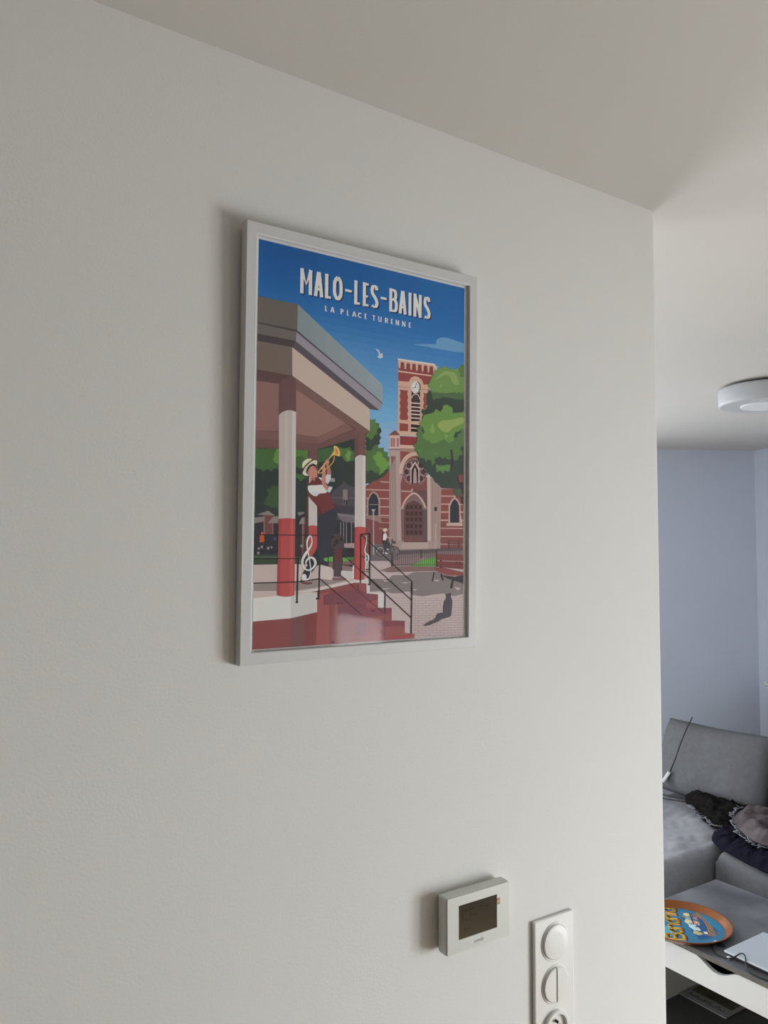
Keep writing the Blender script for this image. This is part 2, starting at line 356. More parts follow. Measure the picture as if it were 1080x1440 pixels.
# printed shapes of the poster, millimetres/10 from the sheet centre: colour, ink layer, group, outline
POSTER_ART = '''
122 182 230 1 0 773,1724 1001,1766 1234,1794 1238,1849 1273,1890 1342,1923 1451,1933 1592,1920 1808,1893 1808,1741 1593,1730 1433,1728 1079,1731
155 209 251 1 0 147,440 343,466 506,511 517,368 398,380 201,385
167 212 254 1 0 157,366 517,368 520,5 152,-22
241 244 255 1 0 91,1557 135,1555 167,1527 182,1484 210,1509 230,1502 214,1479 236,1455 186,1422 126,1435 161,1468 139,1524
72 89 78 2 0 -89,231 -35,262 -33,316 -9,357 47,394 44,448 83,499 105,445 178,430 163,384 210,355 215,311 176,264 213,221 177,174 195,130 151,104 161,58 224,56 254,25 257,-28 320,-35 330,-83 387,-96 422,-140 381,-189 397,-241 394,-303 329,-313 316,-366 249,-374 233,-434 171,-416 132,-461 72,-447 33,-491 -27,-475 -91,-509 -59,-469 -81,-431 -58,-391 -94,-355 -56,-314 -90,-277 -59,-237 -89,-200 -59,-159 -88,-123 -57,-82 -92,-46 -53,-4 -94,32 -54,73 -98,109 -54,151 -96,186
111 147 85 3 0 -10,499 38,475 110,495 102,443 154,423 180,379 137,329 140,265 84,248 68,203 23,170 -8,208 -78,214 -45,252 -62,293 -28,332 -41,372 -15,411 -34,452
102 138 85 3 0 -67,40 -36,0 -3,9 57,26 71,79 132,115 171,62 259,76 264,17 339,10 326,-44 375,-64 371,-114 423,-142 369,-184 361,-251 301,-251 283,-298 231,-306 187,-356 159,-304 100,-314 46,-270 -16,-303 -89,-289 -54,-248 -93,-212 -54,-171 -93,-135 -54,-94 -100,-58 -57,-17
133 184 94 4 0 63,-65 126,-37 152,15 237,-18 243,-69 292,-86 314,-131 371,-125 410,-159 345,-186 317,-244 264,-262 247,-308 183,-334 200,-278 181,-228 112,-193 123,-143 76,-116
166 95 92 5 0 -69,-522 262,-364 369,-246 366,54 556,83 901,94 1095,-294 1329,-469 1658,-472 1808,-392 1808,-1050 -62,-1093
154 91 90 6 0 -64,-958 1808,-904 1808,-1571 -57,-1571
225 188 178 6 0 200,-451 361,-452 362,-434 202,-433
225 188 178 6 0 -48,-582 363,-571 363,-553 -48,-564
225 188 177 6 0 -47,-709 364,-701 364,-683 -46,-691
225 188 177 6 0 -45,-831 365,-825 366,-807 -45,-813
224 188 177 7 0 -44,-958 367,-955 367,-937 -43,-940
194 156 149 7 0 180,-981 367,-982 367,-967 181,-966
194 156 149 7 0 181,-1062 368,-1064 368,-1049 181,-1047
193 156 149 7 0 182,-1151 369,-1153 369,-1138 182,-1136
230 194 184 6 0 1333,-497 1658,-484 1658,-465 1333,-478
230 194 183 6 0 1334,-618 1658,-608 1659,-589 1334,-600
230 194 183 6 0 1335,-746 1808,-732 1808,-713 1335,-728
230 194 183 6 0 1336,-871 1808,-860 1808,-840 1336,-852
230 193 183 7 0 1337,-1002 1808,-993 1808,-974 1337,-983
219 185 174 8 0 1337,-994 1808,-985 1808,-969 1337,-979
219 185 174 7 0 1338,-1125 1808,-1119 1808,-1103 1338,-1109
218 185 174 7 0 1339,-1256 1808,-1252 1808,-1236 1339,-1240
218 185 174 7 0 1340,-1377 1808,-1376 1808,-1360 1340,-1361
155 92 91 7 0 1567,-481 1808,-469 1808,-216 1667,-262 1487,-414
241 198 176 1 0 508,1457 1195,1470 1255,1400 1168,1266 1123,1053 1090,731 988,534 944,354 519,317
168 83 82 2 0 515,1426 1190,1439 1185,1292 516,1279
244 207 188 3 0 515,1427 559,1427 553,1360 547,1321 527,1318 520,1356
244 207 188 4 0 504,1429 626,1432 626,1422 504,1418
106 49 58 3 0 582,1410 584,1277 595,1279 594,1412
244 207 188 5 0 622,1429 667,1429 661,1362 654,1322 634,1320 627,1358
244 207 188 6 0 611,1431 734,1434 734,1424 611,1420
106 49 58 3 0 691,1412 692,1278 703,1280 702,1414
244 207 188 7 0 731,1431 776,1431 770,1364 763,1324 743,1321 736,1359
244 207 188 8 0 720,1433 844,1436 844,1426 720,1422
106 49 58 3 0 800,1414 801,1280 812,1281 811,1416
244 207 188 9 0 840,1433 886,1433 880,1366 873,1326 853,1323 846,1361
244 207 188 10 0 829,1435 954,1438 955,1428 829,1424
106 49 58 3 0 910,1416 911,1281 923,1283 921,1418
244 207 188 11 0 951,1435 997,1436 991,1367 984,1327 963,1324 956,1363
244 207 188 12 0 940,1437 1066,1440 1066,1430 940,1426
106 49 58 3 0 1021,1418 1022,1283 1034,1284 1033,1420
244 207 188 13 0 1063,1437 1109,1438 1103,1369 1096,1329 1075,1326 1068,1365
244 207 188 14 0 1051,1439 1179,1442 1179,1432 1051,1428
106 49 58 3 0 1134,1420 1135,1284 1147,1285 1145,1422
244 207 188 15 0 1176,1439 1223,1440 1216,1371 1209,1330 1188,1328 1181,1366
244 207 188 16 0 1164,1441 1293,1445 1293,1434 1164,1430
255 250 247 17 0 495,1466 1207,1479 1266,1397 1243,1396 1190,1453 508,1446
252 213 194 4 0 512,1283 1185,1291 1185,1274 512,1263
170 80 82 2 0 512,1260 1182,1271 1145,1150 995,1121 966,1189 891,1229 823,1235 755,1204 711,1132 513,1123
156 120 113 2 0 514,1033 745,1039 746,1045 515,1040
156 120 113 2 0 944,1040 1122,1043 1123,1049 945,1047
170 86 85 2 0 540,992 546,979 554,961 558,942 554,924 545,906 541,888 546,871 554,855 559,838 555,820 546,802 542,784 547,767 555,751 560,734 556,716 547,698 543,680 548,663 556,647 561,630 557,612 548,594 544,576 548,557 556,539 562,526 687,533 694,547 703,567 707,586 702,602 692,618 687,635 692,652 701,670 706,688 701,704 691,720 686,736 691,754 700,772 705,789 700,806 690,822 685,838 690,856 699,874 704,891 699,907 689,923 684,940 688,959 697,979 703,993
170 86 85 2 0 985,995 992,982 1001,963 1006,944 1000,926 991,907 985,889 991,872 1001,855 1007,838 1001,820 992,801 986,783 991,764 1000,745 1007,732 1033,753 1089,909 1088,993
172 86 85 2 0 545,476 708,475 702,364 544,355
72 56 61 2 0 762,997 930,998 929,752 929,543 761,524
62 49 54 2 0 757,476 943,479 944,368 758,363
255 229 220 3 0 758,800 930,807 932,827 760,819
255 229 220 3 0 759,739 931,746 932,765 760,758
255 229 220 3 0 759,682 931,688 933,708 761,701
255 229 220 3 0 760,625 932,631 933,650 761,644
255 229 219 3 0 760,567 932,573 934,593 762,587
255 229 219 3 0 757,411 920,415 922,433 759,430
248 209 190 2 0 757,523 943,532 920,481 757,483
255 227 217 3 0 774,883 778,893 785,906 792,918 801,928 812,937 823,943 832,948 840,950 849,950 860,949 873,946 883,942 891,934 898,924 904,914 910,902 915,889 919,881 933,886 929,895 924,907 918,920 911,931 903,942 893,952 880,958 865,961 851,962 839,962 828,958 816,953 804,945 791,936 780,924 771,910 765,895 760,885
88 70 75 3 0 894,887 892,869 884,853 873,841 859,833 844,831 830,836 818,846 811,860 808,877 810,895 818,911 829,924 843,932 858,933 872,929 884,919 891,904
127 99 98 3 0 941,1074 937,1042 924,1012 903,989 878,975 851,972 826,980 806,998 792,1024 787,1056 791,1088 805,1117 825,1140 850,1154 877,1158 902,1150 923,1132 937,1105
255 255 255 4 0 915,1071 913,1045 905,1021 892,1000 876,982 857,971 837,965 816,966 797,973 780,987 768,1005 760,1027 757,1052 759,1077 767,1101 779,1123 795,1140 814,1152 835,1158 855,1157 875,1150 891,1136 904,1118 912,1096
94 83 88 5 0 839,1136 839,1149 831,1148 831,1135
94 83 88 5 0 868,1128 873,1140 866,1142 861,1130
94 83 88 5 0 889,1102 898,1110 893,1114 884,1107
94 83 88 5 0 895,1065 905,1066 905,1073 895,1072
94 83 88 5 0 884,1028 893,1022 899,1028 890,1033
94 83 88 5 0 862,999 867,988 875,991 869,1002
94 83 88 5 0 832,987 832,974 840,975 840,988
94 83 88 5 0 803,994 798,983 806,981 811,993
94 83 88 5 0 782,1020 774,1013 779,1009 788,1016
94 83 88 5 0 777,1058 767,1056 767,1050 777,1051
94 83 88 5 0 787,1095 778,1100 773,1095 782,1089
94 83 88 5 0 809,1123 804,1134 797,1131 802,1120
44 36 46 5 0 836,1065 787,1044 790,1036 840,1058
44 36 46 6 0 842,1061 862,1129 853,1129 834,1062
44 36 46 7 0 850,1064 847,1057 840,1054 833,1055 830,1062 833,1068 840,1072 847,1070
245 206 187 2 0 499,333 880,354 975,298 499,282
167 73 73 1 0 554,277 975,292 900,148 556,144
248 212 193 2 0 556,144 900,156 920,108 556,92
198 157 146 6 0 556,92 920,108 920,42 557,44
155 98 97 3 0 354,281 462,363 545,302 545,286 354,269
240 203 196 6 0 363,273 549,289 551,80 365,69
189 128 125 7 0 385,236 414,238 416,100 387,98
189 128 125 7 0 427,239 456,242 457,103 428,101
189 128 125 7 0 500,245 529,248 530,109 501,106
254 217 210 8 0 360,246 549,262 549,247 360,231
166 128 125 7 0 347,74 558,90 558,65 348,50
251 220 216 8 0 347,89 558,105 558,84 347,68
214 188 183 8 0 362,51 556,62 598,-1364 368,-1366
188 162 160 9 0 368,-201 479,-43 516,-1365 368,-1366
169 116 113 10 0 385,-42 484,-43 400,-187
199 174 170 10 0 400,-244 411,-1351 420,-1351 409,-244
199 174 170 10 0 440,-242 451,-1350 460,-1350 449,-241
199 174 170 9 0 524,-237 535,-1349 544,-1349 533,-236
211 185 182 10 0 505,-325 606,-322 599,-361 570,-445 590,-1364 516,-1365
239 206 187 9 0 610,-304 609,-283 610,-263 612,-242 615,-222 620,-203 627,-183 634,-164 643,-146 653,-129 664,-112 676,-97 689,-82 703,-69 718,-57 733,-46 749,-36 765,-28 782,-21 799,-15 816,-11 833,-8 850,-6 868,-6 887,-8 900,54 877,55 852,55 827,53 803,49 779,43 755,35 732,25 710,14 689,1 669,-14 650,-30 632,-47 616,-65 601,-84 588,-104 576,-125 565,-147 556,-170 549,-193 543,-216 539,-239 537,-263 536,-287 537,-310
97 66 73 10 0 1075,-243 1069,-294 1049,-342 1017,-386 974,-421 924,-447 870,-462 814,-465 759,-456 710,-435 668,-404 636,-365 616,-320 609,-271 615,-221 634,-173 665,-130 707,-94 756,-68 810,-52 866,-48 921,-56 971,-77 1014,-107 1047,-147 1068,-193
197 166 166 11 0 1054,-243 1047,-268 1028,-286 1003,-294 977,-289 958,-273 951,-250 958,-227 977,-209 1002,-201 1028,-205 1047,-221 1054,-245 1065,-242 1057,-216 1034,-197 1002,-192 970,-201 948,-223 940,-251 948,-278 971,-297 1003,-303 1035,-293 1057,-272 1065,-245
197 165 166 11 0 1007,-348 1000,-373 981,-391 956,-398 930,-394 911,-378 904,-355 911,-332 930,-314 955,-306 981,-311 1000,-327 1007,-351 1018,-348 1010,-322 987,-303 955,-297 924,-306 901,-328 893,-356 901,-383 924,-402 956,-408 987,-399 1010,-377 1018,-350
197 165 166 11 0 892,-397 885,-422 867,-439 841,-447 816,-442 797,-426 790,-403 797,-380 816,-362 841,-355 866,-360 885,-375 892,-399 903,-396 895,-370 872,-351 841,-346 809,-355 787,-376 779,-404 788,-431 810,-450 841,-456 873,-447 895,-425 903,-399
197 165 166 11 0 777,-361 771,-386 752,-403 727,-411 702,-406 684,-390 677,-368 684,-344 702,-327 727,-319 752,-324 770,-339 777,-363 788,-360 780,-335 757,-316 726,-310 696,-319 674,-341 666,-368 674,-395 697,-414 727,-420 758,-411 781,-389 788,-363
197 166 166 11 0 730,-262 723,-287 705,-305 680,-312 655,-308 636,-292 629,-270 636,-246 654,-228 679,-221 704,-225 722,-241 730,-265 740,-262 732,-236 710,-217 679,-212 648,-221 626,-243 618,-270 627,-297 649,-316 680,-321 711,-312 733,-291 740,-264
197 166 166 11 0 776,-158 769,-183 750,-201 726,-208 701,-204 682,-188 675,-166 682,-142 700,-124 725,-117 750,-121 768,-137 776,-160 787,-157 778,-132 756,-113 725,-108 694,-117 672,-139 664,-166 672,-193 695,-212 726,-217 757,-208 779,-186 787,-160
197 166 166 11 0 889,-109 883,-133 864,-151 839,-159 814,-155 795,-139 788,-116 795,-93 813,-75 838,-67 863,-71 882,-87 889,-111 900,-108 892,-82 869,-63 838,-58 807,-67 785,-89 777,-117 785,-144 808,-163 839,-168 870,-159 893,-137 901,-110
197 166 166 11 0 1005,-143 998,-168 980,-186 954,-194 929,-189 910,-174 903,-151 909,-127 928,-109 953,-102 979,-106 998,-122 1005,-146 1016,-143 1008,-117 985,-98 953,-92 922,-102 899,-124 891,-152 900,-179 923,-198 954,-203 986,-194 1008,-172 1016,-145
197 165 166 12 0 890,-277 1053,-326 1057,-317 895,-268
197 165 166 12 0 857,-304 926,-443 937,-439 867,-300
197 165 166 12 0 814,-304 751,-450 761,-453 824,-306
197 165 166 12 0 786,-276 629,-345 634,-353 791,-284
197 166 166 12 0 790,-237 631,-189 626,-198 785,-246
197 166 166 12 0 823,-210 754,-72 744,-76 812,-214
197 166 166 12 0 866,-210 930,-62 919,-60 855,-208
197 166 166 12 0 894,-238 1055,-167 1050,-159 889,-230
186 154 154 13 0 1065,-243 1057,-296 1035,-346 999,-390 953,-424 899,-447 841,-457 784,-453 731,-436 685,-407 650,-368 627,-321 619,-270 626,-218 648,-169 682,-126 728,-91 781,-68 838,-57 896,-60 950,-76 997,-105 1033,-144 1056,-192 1065,-244 1078,-242 1069,-188 1045,-139 1007,-97 957,-67 899,-49 838,-46 777,-58 721,-83 673,-119 636,-165 614,-217 606,-271 615,-324 638,-373 675,-414 724,-445 781,-463 842,-467 903,-457 960,-433 1009,-397 1047,-351 1070,-298 1078,-243
65 44 50 14 0 748,-444 746,-231 839,-122 926,-220 928,-435
233 208 204 15 0 775,-438 773,-231 839,-128 903,-223 904,-431 929,-430 927,-218 838,-108 749,-228 751,-439
239 214 210 16 0 752,-234 838,-105 922,-224 938,-215 838,-90 736,-227
220 194 192 15 0 860,-224 859,-233 855,-242 850,-248 843,-252 836,-252 829,-249 824,-243 820,-235 819,-226 820,-217 823,-208 829,-202 836,-198 843,-197 850,-200 855,-206 859,-214
211 185 184 16 0 813,-249 866,-246 879,-429 808,-433
155 92 91 14 0 585,-452 718,-461 1077,-427 1082,-635 587,-656
219 188 181 15 0 581,-554 760,-554 782,-517 808,-522 786,-575 581,-575
126 92 94 16 0 803,-531 1081,-530 1084,-820 983,-686 850,-584
169 98 97 15 0 586,-578 794,-577 665,-683 588,-792
154 124 124 15 0 604,-852 702,-700 824,-600 949,-693 1080,-836 1084,-1344 608,-1349
225 197 189 17 0 613,-836 626,-810 643,-772 664,-733 689,-699 720,-667 757,-636 794,-613 824,-603 853,-610 887,-630 922,-659 953,-688 978,-720 1001,-759 1020,-796 1033,-822 1069,-809 1055,-783 1036,-746 1012,-705 983,-669 951,-637 913,-606 871,-582 824,-573 776,-586 733,-614 693,-648 659,-682 631,-719 609,-762 591,-800 579,-826
208 179 174 18 0 581,-822 633,-820 633,-842 582,-843
166 136 133 18 0 1013,-807 1080,-805 1080,-827 1013,-829
117 82 84 16 0 635,-851 680,-770 758,-719 825,-701 908,-722 973,-781 1000,-854 1004,-1341 640,-1345
114 97 101 17 0 1000,-835 1084,-833 1088,-1341 1004,-1341
87 56 61 17 0 677,-780 730,-778 731,-836 677,-838
87 56 61 17 0 751,-777 805,-775 805,-833 751,-835
87 56 61 17 0 838,-774 892,-772 892,-830 838,-832
87 56 61 17 0 922,-771 976,-769 977,-828 922,-829
87 55 60 17 0 678,-876 731,-875 731,-933 678,-935
87 55 60 17 0 752,-874 805,-872 806,-931 752,-932
87 55 60 17 0 838,-871 892,-870 893,-928 839,-930
87 55 60 17 0 923,-869 977,-867 978,-926 923,-927
87 55 60 17 0 678,-970 732,-968 732,-1026 679,-1028
87 55 60 17 0 753,-968 806,-966 807,-1025 753,-1026
87 55 60 17 0 839,-965 893,-964 894,-1022 840,-1024
87 55 60 17 0 923,-963 978,-961 978,-1020 924,-1022
87 55 60 17 0 679,-1070 733,-1069 733,-1127 680,-1128
87 55 60 17 0 754,-1068 807,-1067 808,-1125 754,-1127
87 55 60 17 0 840,-1066 894,-1065 895,-1124 841,-1125
87 55 60 17 0 924,-1064 979,-1063 979,-1122 925,-1123
87 55 60 17 0 680,-1167 734,-1166 734,-1224 681,-1225
87 55 60 17 0 754,-1165 808,-1164 809,-1223 755,-1224
87 55 60 17 0 841,-1164 895,-1163 896,-1221 841,-1222
87 55 60 17 0 925,-1162 980,-1161 980,-1220 926,-1221
99 69 71 17 0 819,-744 825,-1338 831,-1338 825,-744
137 94 93 18 0 649,-1243 1008,-1238 1008,-1333 649,-1337
99 69 71 19 0 824,-1241 825,-1338 831,-1338 830,-1241
194 165 160 19 0 1076,-334 1182,-328 1280,-396 1353,-474 1340,-1357 1084,-1359
233 208 203 20 0 1072,-319 1137,-315 1153,-1358 1094,-1359
247 222 218 21 0 1053,-294 1145,-295 1137,-326 1068,-330
177 148 144 20 0 1178,-445 1185,-1343 1195,-1343 1188,-445
177 148 144 20 0 1226,-443 1233,-1342 1243,-1342 1236,-442
177 148 144 20 0 1285,-440 1292,-1342 1301,-1342 1295,-439
65 48 53 21 0 1218,-788 1269,-786 1269,-848 1219,-850
202 174 169 8 0 -26,-1004 -29,-729 19,-636 79,-583 159,-633 202,-720 205,-998
65 66 78 9 0 -5,-989 -6,-732 33,-657 80,-612 142,-657 171,-725 173,-984
166 156 160 10 0 12,-798 161,-795 161,-783 12,-786
222 194 186 9 0 1501,-1057 1503,-747 1558,-663 1624,-609 1699,-657 1746,-738 1752,-1052
62 63 74 10 0 1531,-1057 1533,-766 1573,-690 1625,-644 1685,-686 1718,-759 1722,-1052
62 62 74 11 0 1530,-906 1721,-900 1722,-1018 1535,-1025
222 193 186 12 0 1500,-907 1530,-906 1535,-1025 1722,-1021 1721,-900 1752,-899 1789,-1029 1789,-1076 1462,-1077 1461,-1036 1503,-1029
182 148 145 10 0 -38,-955 180,-948 243,-1039 181,-1049 -38,-993
193 170 165 21 0 371,-1336 639,-1323 640,-1345 1088,-1341 1088,-1318 1345,-1326 1340,-1455 417,-1459 371,-1378
210 187 181 22 0 616,-1349 1103,-1344 1104,-1448 562,-1459
216 193 189 22 0 1236,-1045 1235,-1455 1258,-1455 1259,-1044
220 201 202 7 0 -193,-1600 1808,-1540 1808,-2816 -70,-2816 -179,-2810
131 121 127 23 0 10,-1366 416,-1392 580,-1458 582,-1631 13,-1629
154 136 139 24 0 417,-1459 1808,-1429 1808,-1572 418,-1601
208 188 189 11 0 70,-877 73,-1075 97,-1075 95,-876
207 187 189 24 0 72,-949 80,-1534 103,-1534 95,-948
208 188 189 12 0 42,-860 123,-857 95,-898 71,-899
122 88 90 7 0 1483,-1316 1778,-1322 1779,-1307 1483,-1301
122 88 90 8 0 1483,-1368 1778,-1375 1779,-1359 1484,-1352
122 88 90 25 0 1513,-1304 1502,-1461 1522,-1462 1533,-1305
122 88 90 25 0 1713,-1302 1702,-1460 1722,-1461 1734,-1303
154 121 121 8 0 189,-1771 429,-1712 1280,-1713 1300,-1788 842,-1795 367,-1801
171 144 145 25 0 438,-1708 446,-1616 1086,-1553 767,-1699
123 198 93 25 0 757,-1710 916,-1647 1086,-1595 1255,-1577 1257,-1719
153 141 144 8 0 30,-1892 368,-1905 421,-1853 520,-1828 842,-1801 1398,-1796 1808,-1940 1808,-2162 1618,-2192 1420,-2143 1225,-2156 996,-2181 817,-2152 770,-2107 696,-2095 587,-2119 424,-2115 281,-2073 27,-2084
221 201 202 9 0 421,-1839 657,-1819 842,-1798 694,-1850
220 201 202 9 0 585,-1960 788,-1952 677,-1974
221 201 202 9 0 261,-1910 368,-1927 297,-1943
220 201 202 9 0 807,-2062 919,-2070 845,-2083
220 201 202 9 0 1617,-2041 1758,-2068 1698,-2106
221 201 202 9 0 1185,-1933 1340,-1927 1282,-1954
220 201 202 9 0 192,-2034 423,-2046 263,-2061
176 164 166 9 0 189,-1762 366,-1756 260,-1772
190 167 169 8 0 818,-2208 1808,-2227 1808,-2221 818,-2202
195 172 173 9 0 851,-2203 852,-2237 859,-2238 859,-2203
195 172 173 9 0 990,-2207 991,-2241 998,-2242 998,-2207
195 172 173 9 0 1131,-2211 1131,-2246 1139,-2246 1139,-2211
195 172 173 9 0 1274,-2215 1274,-2250 1282,-2250 1282,-2215
195 172 173 9 0 1418,-2219 1419,-2254 1426,-2255 1426,-2219
195 172 173 8 0 1565,-2223 1565,-2259 1573,-2259 1573,-2223
195 172 173 8 0 1713,-2227 1713,-2263 1721,-2264 1721,-2227
190 167 169 10 0 818,-2245 1808,-2266 1808,-2260 818,-2239
195 172 173 11 0 921,-2242 921,-2277 929,-2278 928,-2243
195 172 173 11 0 1061,-2247 1061,-2282 1069,-2282 1068,-2247
195 172 173 11 0 1203,-2251 1203,-2286 1211,-2287 1210,-2251
195 172 173 11 0 1346,-2255 1346,-2291 1354,-2291 1354,-2256
195 172 173 8 0 1491,-2260 1492,-2295 1500,-2296 1499,-2260
195 172 173 8 0 1639,-2264 1639,-2300 1647,-2300 1647,-2264
190 167 169 12 0 818,-2283 1808,-2306 1808,-2300 818,-2277
195 172 173 13 0 852,-2278 852,-2313 860,-2313 859,-2278
195 172 173 13 0 991,-2283 991,-2318 999,-2318 999,-2283
195 172 173 13 0 1132,-2287 1132,-2322 1140,-2322 1139,-2287
195 172 173 13 0 1274,-2292 1275,-2327 1282,-2327 1282,-2292
195 172 173 13 0 1419,-2296 1419,-2332 1427,-2332 1427,-2297
195 172 173 8 0 1565,-2301 1565,-2337 1573,-2337 1573,-2301
195 172 173 8 0 1713,-2306 1714,-2342 1722,-2342 1721,-2306
190 167 169 14 0 819,-2321 1808,-2345 1808,-2339 819,-2315
195 172 173 15 0 922,-2318 922,-2353 929,-2353 929,-2318
195 172 173 15 0 1061,-2323 1062,-2358 1069,-2358 1069,-2323
195 172 173 15 0 1203,-2328 1203,-2363 1211,-2363 1211,-2328
195 172 173 15 0 1347,-2333 1347,-2368 1355,-2368 1354,-2333
195 172 173 8 0 1492,-2337 1492,-2373 1500,-2373 1500,-2338
195 172 173 8 0 1639,-2342 1639,-2378 1647,-2379 1647,-2343
190 167 169 16 0 819,-2358 1808,-2385 1808,-2378 819,-2352
195 172 173 17 0 853,-2354 853,-2388 860,-2389 860,-2354
195 172 173 17 0 992,-2359 992,-2393 999,-2394 999,-2359
195 172 173 17 0 1132,-2364 1133,-2399 1140,-2399 1140,-2364
195 172 173 17 0 1275,-2369 1275,-2404 1283,-2404 1283,-2369
195 172 173 17 0 1419,-2374 1420,-2409 1427,-2410 1427,-2374
195 172 173 8 0 1566,-2379 1566,-2415 1574,-2415 1574,-2379
195 172 173 8 0 1714,-2384 1714,-2420 1722,-2421 1722,-2384
189 167 169 18 0 819,-2396 1808,-2424 1808,-2418 819,-2390
195 172 173 19 0 922,-2394 922,-2429 930,-2429 930,-2394
195 172 173 19 0 1062,-2399 1062,-2434 1070,-2434 1070,-2399
195 172 173 19 0 1204,-2404 1204,-2440 1212,-2440 1211,-2405
195 172 173 19 0 1347,-2410 1347,-2445 1355,-2446 1355,-2410
195 172 173 8 0 1493,-2415 1493,-2451 1501,-2451 1500,-2415
195 172 173 8 0 1640,-2421 1640,-2457 1648,-2457 1648,-2421
189 167 169 20 0 820,-2434 1808,-2463 1808,-2457 820,-2428
195 172 173 21 0 853,-2429 854,-2464 861,-2464 861,-2429
195 172 173 21 0 992,-2434 993,-2469 1000,-2470 1000,-2435
195 172 173 21 0 1133,-2440 1133,-2475 1141,-2475 1141,-2440
195 172 173 21 0 1276,-2446 1276,-2481 1284,-2481 1283,-2446
195 172 173 21 0 1420,-2451 1420,-2487 1428,-2487 1428,-2451
195 172 173 8 0 1566,-2457 1566,-2493 1574,-2493 1574,-2457
195 172 173 8 0 1714,-2463 1715,-2499 1723,-2499 1722,-2463
189 166 169 22 0 820,-2471 1808,-2503 1808,-2496 820,-2465
195 172 173 23 0 923,-2470 923,-2504 931,-2505 930,-2470
195 172 173 23 0 1063,-2475 1063,-2510 1071,-2511 1070,-2476
195 172 173 23 0 1204,-2481 1205,-2516 1212,-2517 1212,-2481
195 172 173 23 0 1348,-2487 1348,-2522 1356,-2523 1356,-2487
195 172 173 8 0 1493,-2493 1493,-2528 1501,-2529 1501,-2493
195 172 173 8 0 1640,-2499 1640,-2535 1648,-2535 1648,-2499
189 166 169 24 0 820,-2509 1808,-2542 1808,-2536 820,-2503
195 172 173 25 0 854,-2505 854,-2539 862,-2540 861,-2505
195 172 173 25 0 993,-2510 993,-2545 1001,-2546 1000,-2511
195 172 173 25 0 1134,-2516 1134,-2552 1142,-2552 1141,-2517
195 172 173 25 0 1276,-2522 1276,-2558 1284,-2558 1284,-2523
195 172 173 25 0 1420,-2529 1421,-2564 1429,-2564 1428,-2529
195 172 173 8 0 1567,-2535 1567,-2571 1575,-2571 1575,-2535
195 172 173 8 0 1715,-2541 1715,-2577 1723,-2577 1723,-2541
189 166 169 26 0 821,-2547 1808,-2581 1808,-2575 821,-2541
195 172 173 27 0 923,-2545 924,-2580 931,-2580 931,-2546
195 172 173 27 0 1063,-2551 1064,-2586 1071,-2587 1071,-2552
195 172 173 27 0 1205,-2558 1205,-2593 1213,-2593 1213,-2558
195 172 173 27 0 1348,-2564 1349,-2599 1356,-2600 1356,-2564
195 172 173 8 0 1494,-2570 1494,-2606 1502,-2606 1501,-2571
195 172 173 8 0 1641,-2577 1641,-2613 1649,-2613 1649,-2577
189 166 169 28 0 821,-2584 1808,-2621 1808,-2614 821,-2578
195 172 173 29 0 855,-2580 855,-2615 862,-2615 862,-2580
195 172 173 29 0 993,-2586 994,-2621 1001,-2622 1001,-2587
195 172 173 29 0 1134,-2593 1134,-2628 1142,-2628 1142,-2593
195 172 173 29 0 1277,-2599 1277,-2635 1285,-2635 1284,-2600
195 172 173 29 0 1421,-2606 1421,-2641 1429,-2642 1429,-2606
195 172 173 8 0 1567,-2613 1567,-2648 1575,-2649 1575,-2613
195 172 173 8 0 1715,-2619 1715,-2655 1724,-2656 1723,-2620
189 166 169 30 0 821,-2622 1808,-2660 1808,-2654 821,-2616
195 172 173 31 0 924,-2621 924,-2656 932,-2656 932,-2621
195 172 173 31 0 1064,-2628 1064,-2663 1072,-2663 1072,-2628
195 172 173 31 0 1205,-2634 1206,-2669 1213,-2670 1213,-2635
195 172 173 31 0 1349,-2641 1349,-2677 1357,-2677 1357,-2641
195 172 173 8 0 1494,-2648 1494,-2684 1502,-2684 1502,-2648
195 172 173 8 0 1641,-2655 1641,-2691 1649,-2691 1649,-2655
189 166 168 32 0 822,-2660 1808,-2699 1808,-2693 822,-2654
195 172 173 33 0 855,-2655 856,-2690 863,-2690 863,-2656
195 172 173 33 0 994,-2662 994,-2697 1002,-2697 1002,-2663
195 172 173 33 0 1135,-2669 1135,-2704 1143,-2705 1142,-2669
195 172 173 33 0 1277,-2676 1278,-2711 1285,-2712 1285,-2676
195 172 173 33 0 1422,-2683 1422,-2719 1430,-2719 1429,-2684
195 172 173 8 0 1568,-2690 1568,-2726 1576,-2727 1576,-2691
195 172 173 8 0 1716,-2698 1716,-2734 1724,-2734 1724,-2698
189 166 168 34 0 822,-2697 1808,-2739 1808,-2732 822,-2691
195 172 173 35 0 925,-2697 925,-2731 933,-2732 932,-2697
195 172 173 35 0 1065,-2704 1065,-2739 1072,-2739 1072,-2704
195 172 173 35 0 1206,-2711 1206,-2746 1214,-2746 1214,-2711
195 172 173 35 0 1349,-2718 1350,-2754 1357,-2754 1357,-2719
195 172 173 8 0 1495,-2725 1495,-2761 1503,-2762 1503,-2726
195 172 173 8 0 1642,-2733 1642,-2769 1650,-2769 1650,-2733
189 166 168 36 0 822,-2735 1808,-2778 1808,-2772 822,-2729
195 172 173 37 0 856,-2731 856,-2765 864,-2766 863,-2731
195 172 173 37 0 995,-2738 995,-2773 1003,-2773 1002,-2738
195 172 173 37 0 1135,-2745 1136,-2780 1143,-2781 1143,-2746
195 172 173 37 0 1278,-2753 1278,-2788 1286,-2789 1286,-2753
195 172 173 37 0 1422,-2760 1422,-2796 1430,-2796 1430,-2761
195 172 173 8 0 1568,-2768 1568,-2804 1576,-2804 1576,-2769
195 172 173 8 0 1716,-2776 1716,-2812 1724,-2812 1724,-2776
